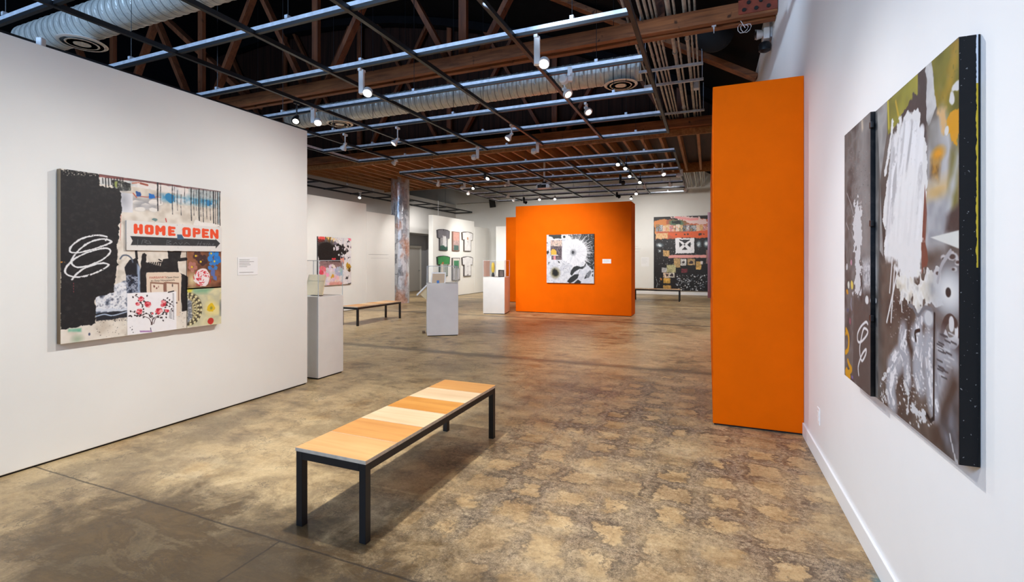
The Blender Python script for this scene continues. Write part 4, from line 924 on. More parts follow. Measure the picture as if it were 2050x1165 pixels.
def paint_back():
    a = Art(230, 320, (26, 25, 28), 4); a.frame((160, 148), (800, 130), (800, 955), (160, 932))
    a.poly([(165, 180), (780, 160), (780, 370), (180, 385)], (196, 96, 60), rough=.02); a.poly([(160, 140), (800, 120), (800, 180), (640, 150), (165, 170)], (30, 28, 32), rough=.03)
    a.poly([(165, 180), (300, 175), (300, 240), (175, 330)], (222, 140, 74), rough=.02); a.ell((415, 208), 100, 34, (80, 120, 92), f=.03, rough=.02); a.ell((410, 205), 46, 20, (24, 28, 26), rough=.02)
    a.poly([(345, 150), (420, 130), (640, 150), (760, 190), (760, 230), (600, 220), (480, 190)], (238, 206, 204), rough=.03); a.stroke([(400, 150), (560, 175), (640, 170)], 20, (244, 160, 160), dry=.3)
    cs = [(216, 168, 96), (70, 70, 76), (226, 190, 130), (222, 120, 110), (226, 226, 230), (60, 70, 80), (232, 160, 120), (236, 206, 190), (150, 150, 160), (236, 232, 228)]
    for k in range(16):
        x = 182 + k * 37; a.cloud([(x, 228 + (k % 3) * 6), (x + 42, 226 + (k % 3) * 6), (x + 42, 300), (x, 304)], [cs[k % 10], cs[(k * 3 + 1) % 10], cs[(k + 4) % 10]], 50, k)
    a.poly([(300, 320), (540, 310), (640, 296), (780, 292), (780, 372), (380, 366), (320, 340)], (226, 96, 46), rough=.012)
    for x in (402, 495, 535, 570, 660, 680, 706): a.ell((x, 334), 10, 9, (70, 40, 34), rough=.02)
    a.cloud([(180, 320), (310, 320), (310, 384), (180, 380)], [(222, 170, 110), (236, 200, 150), (214, 110, 70)], 30, 4, rough=.01)
    a.poly([(395, 376), (605, 374), (606, 540), (396, 542)], (236, 236, 240), rough=.012)
    for q in ([(440, 392), (560, 392), (500, 436)], [(440, 420), (478, 448), (440, 478)], [(562, 420), (522, 448), (562, 478)], [(470, 500), (528, 500), (500, 466)]): a.poly(q, (34, 34, 38), rough=.008)
    a.ell((496, 447), 9, 9, (80, 80, 84))
    for x, y, rx, ry in ((655, 442, 16, 26), (735, 438, 18, 28), (226, 450, 26, 16), (222, 512, 8, 8)): a.ell((x, y), rx * 1.4, ry * 1.3, (110, 130, 140), f=.03); a.ell((x, y), rx * .7, ry * .7, (226, 232, 234), rough=.02, f=.02)
    a.poly([(318, 556), (745, 558), (745, 588), (320, 590)], (228, 158, 152), rough=.006); a.poly([(735, 505), (790, 505), (785, 660), (735, 650)], (150, 110, 104), rough=.01)
    for p, q, c in (((262, 502), (332, 572), (214, 172, 110)), ((378, 590), (450, 690), (214, 176, 120)), ((452, 598), (515, 672), (226, 224, 220)), ((530, 598), (612, 668), (196, 164, 116)), ((622, 628), (682, 716), (222, 178, 102)), ((248, 690), (306, 740), (206, 206, 206)), ((300, 660), (400, 745), (190, 186, 140)), ((262, 745), (330, 800), (222, 196, 170)), ((328, 745), (388, 798), (226, 220, 206)), ((264, 806), (340, 860), (226, 176, 84)), ((264, 880), (350, 930), (206, 160, 90)), ((460, 705), (530, 748), (120, 50, 60)), ((672, 625), (698, 660), (230, 220, 216))):
        a.cloud([p, (q[0], p[1] + 3), q, (p[0], q[1])], [c, tuple(int(x * .75) for x in c), c, tuple(min(255, x + 14) for x in c)], 40, int(p[0]) % 7, rough=.008)
    for x, y in ((480, 635), (575, 640), (355, 772), (300, 770)): a.ell((x, y), 16, 12, (60, 50, 56), rough=.02)
    a.dots((170, 390), (390, 660), 60, 1.5, 4, (190, 192, 196)); a.dots((400, 770), (790, 950), 170, 2, 8, [(190, 196, 204), (120, 130, 140), (230, 230, 232)]); a.dots((560, 380), (790, 700), 40, 1.5, 4, (120, 140, 150))
    for q in ([(180, 790), (200, 860), (190, 900)], [(230, 800), (215, 880)], [(440, 800), (470, 850), (450, 880)], [(520, 810), (570, 840), (520, 860)]): a.stroke(q, 6, (170, 176, 184), dry=.4)
    a.ell((240, 815), 10, 14, (190, 120, 50))
    return a
t = thing('painting', 'huge black collage painting with a white square on the end wall', 'painting', (-1.05, BY - .016, 1.79), R(0), 'paintings')
art_mesh('canvas', paint_back(), 2.37, 3.22, .05, t, (24, 22, 24))

def paint_flowers():
    a = Art(150, 170, (226, 220, 220), 5); a.frame((180, 725), (518, 735), (518, 1180), (180, 1240))
    a.cloud([(170, 715), (525, 725), (525, 1190), (170, 1250)], [(216, 208, 208), (232, 226, 226), (206, 204, 212)], 16, 2)
    for x, y, r, c in ((212, 752, 34, (232, 86, 80)), (300, 750, 30, (230, 190, 110)), (345, 760, 26, (236, 206, 150)), (500, 748, 20, (240, 130, 150))): a.ell((x, y), r, r, c, rough=.05)
    a.ell((268, 885), 84, 100, (28, 25, 25), rough=.02); a.poly([(190, 880), (345, 860), (410, 985), (190, 985)], (28, 25, 25), rough=.02); a.poly([(320, 820), (360, 790), (440, 800), (474, 870), (440, 930), (405, 985), (300, 985)], (28, 25, 26), rough=.05, rn=30)
    for k in range(26):
        an = -2.9 + 2.9 * k / 25; r1 = 105 + 45 * a.rng.rand(); a.stroke([(268 + 60 * math.cos(an), 880 + 60 * math.sin(an)), (268 + r1 * math.cos(an), 880 + r1 * 1.1 * math.sin(an))], 13, (30, 27, 27), taper=.25)
    for _ in range(46): a.ell((350 + 165 * a.rng.rand(), 745 + 200 * a.rng.rand()), 9, 11, [(28, 24, 28), (226, 222, 226), (120, 110, 126), (232, 230, 232)][_ % 4], rough=.03)
    a.ell((380, 840), 20, 26, (214, 206, 214), rough=.04); a.ell((345, 950), 18, 14, (216, 60, 70), rough=.04); a.ell((430, 960), 20, 30, (226, 150, 130), rough=.05)
    a.cloud([(190, 980), (440, 975), (440, 1040), (200, 1050)], [(120, 96, 96), (160, 130, 130)], 30, 4, rough=.03)
    for x, y, r, c in ((230, 1070, 40, (236, 120, 130)), (260, 1130, 44, (242, 190, 200)), (330, 1040, 40, (240, 226, 232)), (400, 1070, 46, (176, 190, 214)), (300, 1180, 44, (244, 226, 236)), (370, 1150, 40, (238, 206, 214)), (215, 1100, 24, (230, 90, 104))):
        for k in range(9): a.ell((x + r * .6 * math.cos(k * .7), y + r * .6 * math.sin(k * .7)), r * .34, r * .42, tuple(max(0, min(255, q + a.rng.randint(-22, 14))) for q in c), rot=k * .7, rough=.02)
    a.ell((332, 1130), 12, 16, (226, 170, 60), rough=.05); a.ell((494, 1010), 24, 36, (190, 146, 40), rough=.06); a.ell((500, 1040), 14, 24, (90, 66, 30), rough=.05); a.ell((478, 1120), 12, 14, (50, 48, 52), rough=.05); a.poly([(470, 1190), (515, 1170), (518, 1195), (470, 1205)], (60, 50, 50), rough=.02)
    a.cloud([(300, 1180), (440, 1170), (440, 1225), (300, 1235)], [(220, 140, 130), (236, 190, 180)], 30, 5, rough=.03)
    return a
t = thing('painting', 'flower painting with a large black blot on the aisle partition', 'painting', (-9.848, 10.62, 1.47), R(90), 'paintings')
art_mesh('canvas', paint_flowers(), 1.3, 1.35, .04, t, (60, 54, 54))

def paint_side():
    a = Art(60, 80, (54, 44, 52), 6); a.cloud([(0, 0), (1, 0), (1, 1), (0, 1)], [(30, 26, 32), (90, 74, 88), (150, 140, 160), (40, 34, 46)], 9, 3); a.stroke([(.1, .2), (.8, .5), (.3, .9)], .1, (200, 196, 210), dry=.3); return a
t = thing('painting', 'dark purple painting seen edge-on along the side of the tall orange block', 'painting', (.033, 8.6, 1.57), R(-90), 'paintings')
art_mesh('canvas', paint_side(), 1.3, 1.32, .047, t, (150, 136, 150))

# six cut-out panels shaped like garments
tee = [(.20, 0), (.5, -.03), (.80, 0), (1.0, .03), (.97, .40), (.83, .42), (.83, 1.0), (.17, 1.0), (.17, .42), (.03, .40), (0, .03)]
tee = [(x, y + .03 * (0 < i < 3)) for i, (x, y) in enumerate(tee)]
def in_tee(X, Y):
    top = .005 + .07 * np.abs(X - .5) * 2
    sl = (np.abs(X - .5) < .49 - .03 * np.clip(Y / .4, 0, 1)) & (Y > top) & (Y < .415)
    return sl | ((np.abs(X - .5) < .30) & (Y >= .40) & (Y < .99))
def garment(kind, label, y0, y1, z1, z0, colours, frame=(70, 66, 64), seed=1, tee_shape=True):
    W, Hh = y1 - y0, z1 - z0
    a = Art(120, 120, colours[0][1], seed); a.cloud([(0, 0), (1, 0), (1, 1), (0, 1)], [tuple(q * .93 for q in colours[0][1]), colours[0][1]], 10, seed)
    for (yy, c, rg) in colours[1:]: a.cloud([(0, yy), (1, yy), (1, 1), (0, 1)], [tuple(q * .86 for q in c), c, tuple(min(255, q * 1.05) for q in c)], 14, seed + int(yy * 10), rough=rg)
    for f in kind: f(a)
    t = thing('garment_panel' if tee_shape else 'framed_panel', label, 'wall panel', (-9.798, (y0 + y1) / 2, (z0 + z1) / 2), R(90), 'garment shaped panels on the white partition')
    fm = paint('panel_edge_%d' % seed, frame, .6, .05)
    if tee_shape:
        pl = [((x - .5) * W, (.5 - (y + .03)) * Hh) for x, y in [(.0, .05), (.2, .0), (.5, -.02), (.8, .0), (1.0, .05), (.965, .40), (.82, .41), (.82, .97), (.18, .97), (.18, .41), (.035, .40)]]
        b = MB(); b.prism(pl, -.05, 0, 'y'); b.build('backing', fm, t)
        ins = lambda X, Y: in_tee((X - .5) / .93 + .5, (Y - .5) / .95 + .5)
        art_mesh('face', a, W, Hh, .053, t, inside=ins)
    else:
        b = MB(); b.box(-W / 2, W / 2, -.05, 0, -Hh / 2, Hh / 2); b.build('backing', fm, t, bevel=.004)
        o = art_mesh('face', a, W * .86, Hh * .94, .005, t, frame); o.location = (0, -.05, 0)
    return t
neck = lambda a: a.poly([(.44, .03), (.52, .02), (.5, .10)], (40, 38, 42))
garment([neck, lambda a: a.poly([(.42, .33), (.68, .33), (.70, .85), (.40, .85)], (238, 238, 240), rough=.05, f=.04), lambda a: a.poly([(.1, .8), (.4, .78), (.9, .84), (.9, 1), (.1, 1)], (44, 92, 78), rough=.07)], 'grey T-shirt shaped panel with a silver middle and green hem', 16.04, 17.01, 2.747, 1.884, [(0, (122, 120, 128)), (.42, (170, 170, 174), .04)], (64, 62, 66), 11)
garment([lambda a: a.poly([(.1, .72), (.9, .72), (.9, 1), (.1, 1)], (74, 104, 98), rough=.03)], 'pink and grey-green upright rectangular panel in the upper row', 17.236, 17.83, 2.692, 1.885, [(0, (214, 164, 152)), (.45, (186, 158, 154), .06)], (128, 96, 84), 12, False)
garment([lambda a: a.ell((.5, .36), .06, .08, (206, 150, 110), rough=.03), lambda a: a.ell((.5, .52), .03, .03, (150, 140, 140))], 'white T-shirt shaped panel with a small orange emblem', 18.052, 19.078, 2.76, 1.888, [(0, (240, 238, 238))], (92, 84, 80), 13)
garment([lambda a: a.poly([(.30, .40), (.44, .40), (.44, 1), (.30, 1)], (226, 214, 200), rough=.03), lambda a: a.poly([(.62, .44), (.80, .44), (.8, 1), (.62, 1)], (150, 160, 150), rough=.03), lambda a: a.ell((.42, .38), .1, .05, (176, 110, 60), rough=.05)], 'green T-shirt shaped panel with pale lower strips', 16.03, 17.03, 1.691, .86, [(0, (56, 150, 80)), (.42, (170, 176, 170), .04)], (40, 60, 46), 14)
garment([lambda a: a.poly([(.12, .10), (.88, .10), (.88, .46), (.12, .46)], (60, 128, 88), rough=.01), lambda a: a.poly([(.12, .36), (.4, .3), (.88, .4), (.88, .46), (.12, .46)], (50, 90, 80), rough=.05)], 'green and grey upright rectangular panel in the lower row', 17.216, 17.875, 1.6, .66, [(0, (226, 222, 214)), (.46, (176, 174, 178), .03)], (88, 84, 82), 15, False)
garment([lambda a: a.ell((.5, .5), .06, .025, (170, 168, 172), rough=.03), lambda a: a.stroke([(.5, .5), (.48, .9)], .02, (200, 198, 202)), lambda a: a.ell((.5, .93), .08, .03, (150, 148, 150), rough=.03)], 'white T-shirt shaped panel with faint grey lines', 18.052, 19.078, 1.679, .80, [(0, (240, 239, 240))], (84, 78, 76), 16)
# ------------------------------------------------------------------ partitions
def partition(label, x0, x1, y0, y1, h, mat, loc_rot=0.0):
    b = MB(); cx_, cy_ = (x0 + x1) / 2, (y0 + y1) / 2; hx, hy = (x1 - x0) / 2, (y1 - y0) / 2
    t = thing('display_partition', label, 'partition wall', (cx_, cy_, 0), loc_rot)
    b.box(-hx, hx, -hy, hy, .014, h); b.build('panel', mat, t, bevel=.006)
    b = MB(); b.box(-hx + .012, hx - .012, -hy + .012, hy - .012, 0, .014); b.build('shadow_base', M['base'], t)  # recessed dark strip painted in as the shadow under the partition
    return t
partition('tall narrow orange block projecting from the right wall', .035, RX - .001, 4.69, 10.3, 3.06, M['orange'])
partition('wide orange freestanding partition with the splatter painting', -5.19, -1.89, 12.87, 13.56, 3.06, M['orange'])
partition('orange partition partly hidden behind the white cube case', -6.75, -4.6, 15.8, 16.1, 3.04, M['orange'])
partition('slim white partition beside the farther orange partition', -9.0, -6.9, 19.9, 20.15, 3.05, M['white'])
partition('taller white aisle partition holding the flower painting', -10.05, -9.85, 7.2, 12.0, 3.25, M['white'])
partition('lower white aisle partition ending at the metal column', -10.05, -9.85, 12.005, 13.46, 3.02, M['white'])
partition('taller white partition holding six shaped panels', -10.0, -9.8, 15.8, 19.3, 3.25, M['white'])
partition('lower white partition right after the six shaped panels', -10.0, -9.8, 19.305, 20.9, 3.03, M['white'])

# ------------------------------------------------------------------ benches
WD = [wood('bench_veneer_warm', (216, 152, 92), (238, 182, 120), 'x', .42, .8), wood('bench_veneer_honey', (206, 138, 72), (228, 168, 96), 'x', .42, .7),
      wood('bench_veneer_pale', (222, 184, 138), (240, 208, 166), 'x', .42, .8), wood('bench_veneer_gold', (208, 136, 58), (228, 162, 80), 'x', .42, .7)]
def bench(label, loc, rz=0.0):
    t = thing('bench', label, 'bench', loc, rz, 'gallery benches'); W, L, H = .49, 1.65, .44
    pl = L / 6
    for k, mi in enumerate((0, 1, 2, 3, 2, 1)):
        b = MB(); b.box(-W / 2, W / 2, -L / 2 + k * pl + .0012, -L / 2 + (k + 1) * pl - .0012, H - .021, H).mat(1)
        o = b.build('seat_panel', [WD[mi], M['ply']], t, bevel=.0018)
        for p in o.data.polygons:
            if abs(p.normal.z) < .5: p.material_index = 1
        o['label'] = ('pale' if mi == 2 else 'honey coloured') + ' plywood seat square'
    s = .042; z1 = H - .0215; b = MB(); x, y = W / 2 - .004, L / 2 - .004
    for sx in (-1, 1): b.box(sx * x - (s if sx > 0 else 0), sx * x + (s if sx < 0 else 0), -y + s, y - s, z1 - s, z1)
    for sy in (-1, 1): b.box(-x + s, x - s, sy * y - (s if sy > 0 else 0), sy * y + (s if sy < 0 else 0), z1 - s, z1)
    b.build('frame_rail', M['black'], t, bevel=.002)
    for sx in (-1, 1):
        for sy in (-1, 1):
            b = MB(); b.box(sx * x - (s if sx > 0 else 0), sx * x + (s if sx < 0 else 0), sy * y - (s if sy > 0 else 0), sy * y + (s if sy < 0 else 0), 0, z1)
            b.build('leg', M['black'], t, bevel=.002)
    return t
bench('plywood topped bench with black legs standing in the near open floor', (-1.9, 2.835, 0))
bench('plywood topped bench in front of the flower painting partition', (-7.58, 9.47, 0))
bench('plywood topped bench by the huge black painting on the end wall', (-1.78, 18.43, 0), R(90))

# ------------------------------------------------------------------ pedestal cases
def pedestal(label, loc, rz, W, D, H, bh):
    t = thing('display_pedestal', label, 'display pedestal', loc, rz, 'white pedestals with clear covers')
    b = MB(); b.box(-W / 2, W / 2, -D / 2, D / 2, .016, H); b.build('body', M['ped'], t, bevel=.004)
    b = MB(); b.box(-W / 2 + .015, W / 2 - .015, -D / 2 + .015, D / 2 - .015, 0, .016); b.build('shadow_base', M['base'], t)  # same dark shadow strip as under the partitions
    g = .006; w, d = W / 2 - .008, D / 2 - .008; z0, z1 = H + .0005, H + bh
    b = MB(); b.box(-w, w, -d, -d + g, z0, z1).box(-w, w, d - g, d, z0, z1).box(-w, -w + g, -d + g, d - g, z0, z1).box(w - g, w, -d + g, d - g, z0, z1).box(-w + g, w - g, -d + g, d - g, z1 - g, z1)
    c = b.build('clear_cover', M['acrylic'], t); c['label'] = 'clear acrylic cover'
    b = MB(); e = .0035
    for sx in (-1, 1):
        for sy in (-1, 1): b.box(sx * w - e, sx * w + e, sy * d - e, sy * d + e, z0, z1)
    for sy in (-1, 1): b.box(-w, w, sy * d - e, sy * d + e, z1 - e, z1 + e)
    for sx in (-1, 1): b.box(sx * w - e, sx * w + e, -d, d, z1 - e, z1 + e)
    b.build('cover_edge', M['acredge'], c)
    return t
pedestal('white pedestal with clear cover just behind the end of the left wall', (-4.76, 4.80, 0), 0, .52, .44, 1.03, .457)
pb = pedestal('white pedestal with clear cover and a sloped side label, mid floor', (-5.009, 8.417, 0), R(34), .61, .60, 1.03, .345)
pedestal('white pedestal with clear cover left of the wide orange partition', (-5.587, 12.416, 0), R(12.2), .61, .80, 1.022, .465)
b = MB(); b.beam((-.307, 0, .985), (-.50, 0, .79), .014, .34, up=(0, 1, 0)); b2 = None
o = b.build('label_shelf', M['card_w'], pb, bevel=.002); o['label'] = 'sloped white label board'
b = MB(); b.prism([(-.306, .965), (-.45, .825), (-.306, .70)], -.13, -.12, 'y').prism([(-.306, .965), (-.45, .825), (-.306, .70)], .12, .13, 'y')
b.build('bracket', M['cream'], o)
# exhibits
b = MB(); b.beam((-.16, 0, .003), (-.16, .07, .268), .30, .012, up=(1, 0, 0)); 
t = thing('book_cover', 'cream and tan open cover leaning inside the case behind the left wall', 'book', (-4.76, 4.80, 1.032))
b = MB(); b.add([(-.19, -.02, 0), (.13, -.02, 0), (.10, .07, .268), (-.19, .07, .268), (-.19, -.008, 0), (.13, -.008, 0), (.10, .082, .268), (-.19, .082, .268)], [(0, 1, 2, 3), (7, 6, 5, 4), (0, 4, 5, 1), (1, 5, 6, 2), (2, 6, 7, 3), (3, 7, 4, 0)]); b.build('front_board', M['cream'], t, bevel=.002)
b = MB(); b.box(-.03, .145, -.06, -.022, 0, .006); b.build('stand_foot', M['black'], t)
t = thing('display_card', 'white mount with a tan sheet and a small blue square in the mid floor case', 'card', (-5.06, 8.36, 1.0305), R(24))
b = MB(); b.beam((0, -.02, .001), (0, .03, .235), .29, .012, up=(1, 0, 0)); 
b = MB(); b.add([(-.145, -.03, 0), (.145, -.03, 0), (.145, .09, .215), (-.145, .09, .215), (-.145, -.018, 0), (.145, -.018, 0), (.145, .102, .215), (-.145, .102, .215)], [(0, 1, 2, 3), (7, 6, 5, 4), (0, 4, 5, 1), (1, 5, 6, 2), (2, 6, 7, 3), (3, 7, 4, 0)]); b.build('mount', M['card_w'], t)
q = lambda z: -.031 + z * .12 / .215
b = MB(); b.add([(-.125, q(.004) - .001, .004), (.125, q(.004) - .001, .004), (.125, q(.19) - .001, .19), (-.125, q(.19) - .001, .19)], [(0, 1, 2, 3)]); b.build('sheet', M['tan'], t)
t2 = MB(); t2.box(-.024, .024, -.056, -.05, 0, .055); o = t2.build('blue_card', M['blue'], None, bevel=.001); o.location = (-5.06, 8.36, 1.0305); o.rotation_euler = (0, 0, R(24)); tag(o, 'small blue card standing before the tan sheet', 'card')
t = thing('figurine', 'slender upright yellow topped object in the case left of the orange partition', 'figurine', (-5.72, 12.45, 1.0225))
b = MB(); b.lathe([(.035, 0), (.045, .01), (.04, .06), (.03, .09), (.026, .12)], 18); b.build('base', M['black'], t, smooth=True)
b = MB(); b.lathe([(.026, .12), (.04, .15), (.05, .24), (.045, .34), (.03, .40), (0, .41)], 18); b.build('body', M['brass'], t, smooth=True)
t = thing('shadow_box', 'small dark framed box in the case left of the orange partition', 'frame', (-5.41, 12.33, 1.0225), R(-14))
b = MB(); b.box(-.10, .10, -.012, .012, 0, .02).box(-.10, .10, -.012, .012, .18, .2).box(-.10, -.08, -.012, .012, .02, .18).box(.08, .10, -.012, .012, .02, .18); b.build('frame', M['black'], t)
def smoked():
    tt = NT('smoked_pane'); tr = tt.n('BsdfTransparent'); tr.inputs[0].default_value = (.55, .5, .5, 1); p = tt.n('BsdfPrincipled'); p.inputs['Base Color'].default_value = (.12, .1, .1, 1)
    nz = tt.noise(tt.obj(), 30, 2); mx = tt.n('MixShader'); tt.set(mx.inputs[0], tt.math('MULTIPLY', nz, .6)); tt.set(mx.inputs[1], tr); tt.set(mx.inputs[2], p); tt.t.links.new(mx.outputs[0], tt.out.inputs[0]); return tt.m
b = MB(); b.box(-.08, .08, -.003, .003, .02, .18); b.build('pane', smoked(), t)
b = MB(); b.box(-.10, .10, -.05, .05, 0, .006); o = b.build('dark_plate', M['black'], bevel=.001); o.location = (-5.46, 12.16, 1.0225); o.rotation_euler = (0, 0, R(12)); tag(o, 'flat dark plate lying before the small framed box', 'plate')
b = MB(); b.box(-.07, .07, -.03, .03, 0, .035); o = b.build('wedge_block', M['rust'], bevel=.002); o.location = (-5.41, 8.37, 0); o.rotation_euler = (0, 0, R(124)); tag(o, 'small brown block on the floor beside the mid floor pedestal', 'block')

# ------------------------------------------------------------------ labels and vinyl text
def label(name, lb, loc, rz, W, H, lines, mat_bg=True, ink='ink'):
    t = thing(name, lb, 'wall label', loc, rz, 'exhibit labels')
    if mat_bg:
        b = MB(); b.box(-W / 2, W / 2, -.004, 0, -H / 2, H / 2); b.build('card', M['card_w'], t, bevel=.0008)
    b = MB()
    for (z, a, w) in lines: b.box(-W / 2 + a * W, -W / 2 + (a + w) * W, -.0055 if mat_bg else -.002, -.004 if mat_bg else 0, (.5 - z) * H - .003, (.5 - z) * H + .0015)
    b.build('text_lines', M[ink], t); return t
label('wall_label', 'white text card right of the HOME OPEN collage', (-4.475, 3.573, 1.428), R(90), .235, .185, [(.14, .08, .5), (.24, .08, .72), (.33, .08, .5), (.42, .08, .55), (.52, .08, .38), (.84, .08, .7)])
label('wall_label', 'white card on the wide orange partition', (-2.54, 12.87, 1.468), 0, .235, .118, [(.25, .1, .6), (.5, .1, .7), (.7, .1, .5)])
label('wall_label', 'white card on the orange partition behind the case', (-6.28, 15.8, 1.478), 0, .17, .12, [(.3, .1, .6), (.6, .1, .7)])
label('wall_label', 'white card left of the huge black painting', (-2.62, BY, 1.43), 0, .34, .42, [(.2, .1, .7), (.35, .1, .6), (.5, .1, .7), (.65, .1, .5)])
label('vinyl_text', 'faint grey lettering on the white aisle partition', (-9.85, 12.62, 1.62), R(90), 1.05, .14, [(.05, 0, 1), (.10, .02, .9), (.9, .12, .85)], False)
label('vinyl_text', 'faint red lettering left of the black edged painting on the right wall', (RX, 3.22, 1.37), R(-90), .16, .42, [(.05, 0, .9), (.12, 0, .8), (.3, 0, .9), (.37, 0, .85), (.44, 0, .9), (.51, 0, .8), (.86, 0, .6), (.93, 0, .5)], False, 'ink_r')
label('vinyl_text', 'faint grey lettering beside the wide orange partition on the end wall', (-2.95, BY, 2.0), 0, .4, .3, [(.1, 0, .6), (.4, 0, .9), (.5, 0, .8), (.9, 0, .7)], False)

# wall plate on the right wall
t = thing('outlet_plate', 'white blank electrical plate low on the right wall', 'outlet', (RX, 4.10, .345), R(-90))
b = MB(); b.box(-.036, .036, -.006, 0, -.06, .06); b.build('plate', M['plate'], t, bevel=.002)
b = MB(); b.box(-.018, .018, -.009, -.006, -.034, -.006).box(-.018, .018, -.009, -.006, .006, .034); b.build('socket', M['plate'], t, bevel=.001)

# emergency light high on the right wall
t = thing('emergency_light', 'white two-lamp emergency light high on the right wall', 'emergency light', (RX, 7.0, 4.42), R(-90))
b = MB(); b.box(-.15, .15, -.10, -.03, -.10, .14).mat(1).box(-.13, .13, -.03, 0, -.08, .17); b.build('housing', [M['fix'], M['galv']], t, bevel=.012)
for sx, zz in ((-.1, .07), (.1, -.02)):
    b = MB(); mt = Matrix.Translation((sx, -.12, zz)) @ Matrix.Rotation(R(90), 4, 'X'); b.lathe([(.02, -.03), (.05, 0), (.062, .05), (.062, .06)], 20, mt); h_ = b.build('lamp_head', M['fix'], t, smooth=True)
    b = MB(); b.lathe([(.055, .0605), (.03, .072), (0, .075)], 20, mt); b.build('reflector', M['chrome'], h_, smooth=True)
b = MB(); b.lathe([(.03, 0), (.07, .02), (.075, .09), (.06, .12), (0, .13)], 20, Matrix.Translation((.05, -.08, -.24))); o = b.build('motion_sensor', M['black'], t, smooth=True)

# loudspeaker on the end wall
t = thing('loudspeaker', 'black loudspeaker tilted down high on the end wall', 'loudspeaker', (-10.0, BY, 4.36))
b = MB(); mt = Matrix.Translation((0, -.22, 0)) @ Matrix.Rotation(R(18), 4, 'X') @ Matrix.Rotation(R(25), 4, 'Z'); b.box(-.15, .15, -.13, .13, -.2, .2, mt); b.build('cabinet', M['blackm'], t, bevel=.01)
b = MB(); b.cyl((0, 0, 0), (0, -.2, 0), .02); b.build('bracket', M['black'], t)
b = MB(); b.cyl((0, 0, 0), (2.1, 0, 0), .02, n=8); o = b.build('wall_conduit', M['conduit']); o.location = (-12.1, BY - .03, 4.42); tag(o, 'horizontal conduit on the end wall left of the loudspeaker', 'conduit')

# projector
t = thing('projector', 'silver projector hung from the far lighting grid', 'projector', (-4.47, 13.35, 3.70))
b = MB(); b.cyl((0, 0, .08), (0, 0, .86), .028, n=14).mat(1).box(-.05, .05, -.05, .05, .04, .10); b.build('pole', [M['fix'], M['black']], t)
b = MB(); b.prism([(-.2, -.10), (.2, -.10), (.22, -.04), (.16, .03), (-.10, .05), (-.2, 0)], -.16, .16, 'y'); b.build('housing', M['galv'], t, bevel=.012)
b = MB(); b.cyl((-.06, -.16, -.035), (-.06, -.20, -.035), .045, n=18).mat(1).box(-.16, .1, -.162, -.158, -.09, .0); b.build('lens', [M['black'], M['blackm']], t)
b = MB(); b.tube([(.2, .0, -.09), (.28, 0, -.08), (.3, 0, .0), (.2, 0, .03)], .008); b.build('cable', M['black'], t)

# string from the far grid to the shaped-panel partition
b = MB(); b.cyl((0, 0, 0), (0, 0, .63), .006, n=6); o = b.build('hanging_cord', M['wire']); o.location = (-9.9, 16.35, 3.25); tag(o, 'thin pale cord rising from the partition with six shaped panels', 'cord')
# hooks and cable curl under the nearer truss
b = MB(); pts = [(.05 * math.cos(k * .7) + .012 * k * .3, .02 * math.sin(k * 1.3), .05 * math.sin(k * .7) - .02) for k in range(22)]; b.tube([(0, 0, .075)] + pts, .004); o = b.build('cable_curl', M['wire']); o.location = (.36, 6.42, 4.325); tag(o, 'curl of pale wire under the nearer truss by the right wall', 'wire')
b = MB(); b.cyl((0, 0, .04), (0, 0, .0), .01).cyl((0, 0, 0), (.0, 0, -.05), .005).box(-.025, .025, -.01, .01, .03, .045); o = b.build('beam_hook', M['galv']); o.location = (.06, 6.42, 4.355); tag(o, 'small metal hook under the nearer truss', 'hook')
b = MB(); b.lathe([(0, 0), (.12, .006), (.26, .03), (.30, .07), (.30, .12), (0, .12)], 32); o = b.build('ceiling_dome', M['blackm'], smooth=True); o.location = (.08, 7.95, 5.02); o.rotation_euler = (R(-78), 0, R(4)); tag(o, 'round black disc shaped fitting in the dark roof by the right wall', 'fitting')
b = MB(); b.cyl((.05, 8.12, 4.82), (.05, 8.12, 5.0), .03)
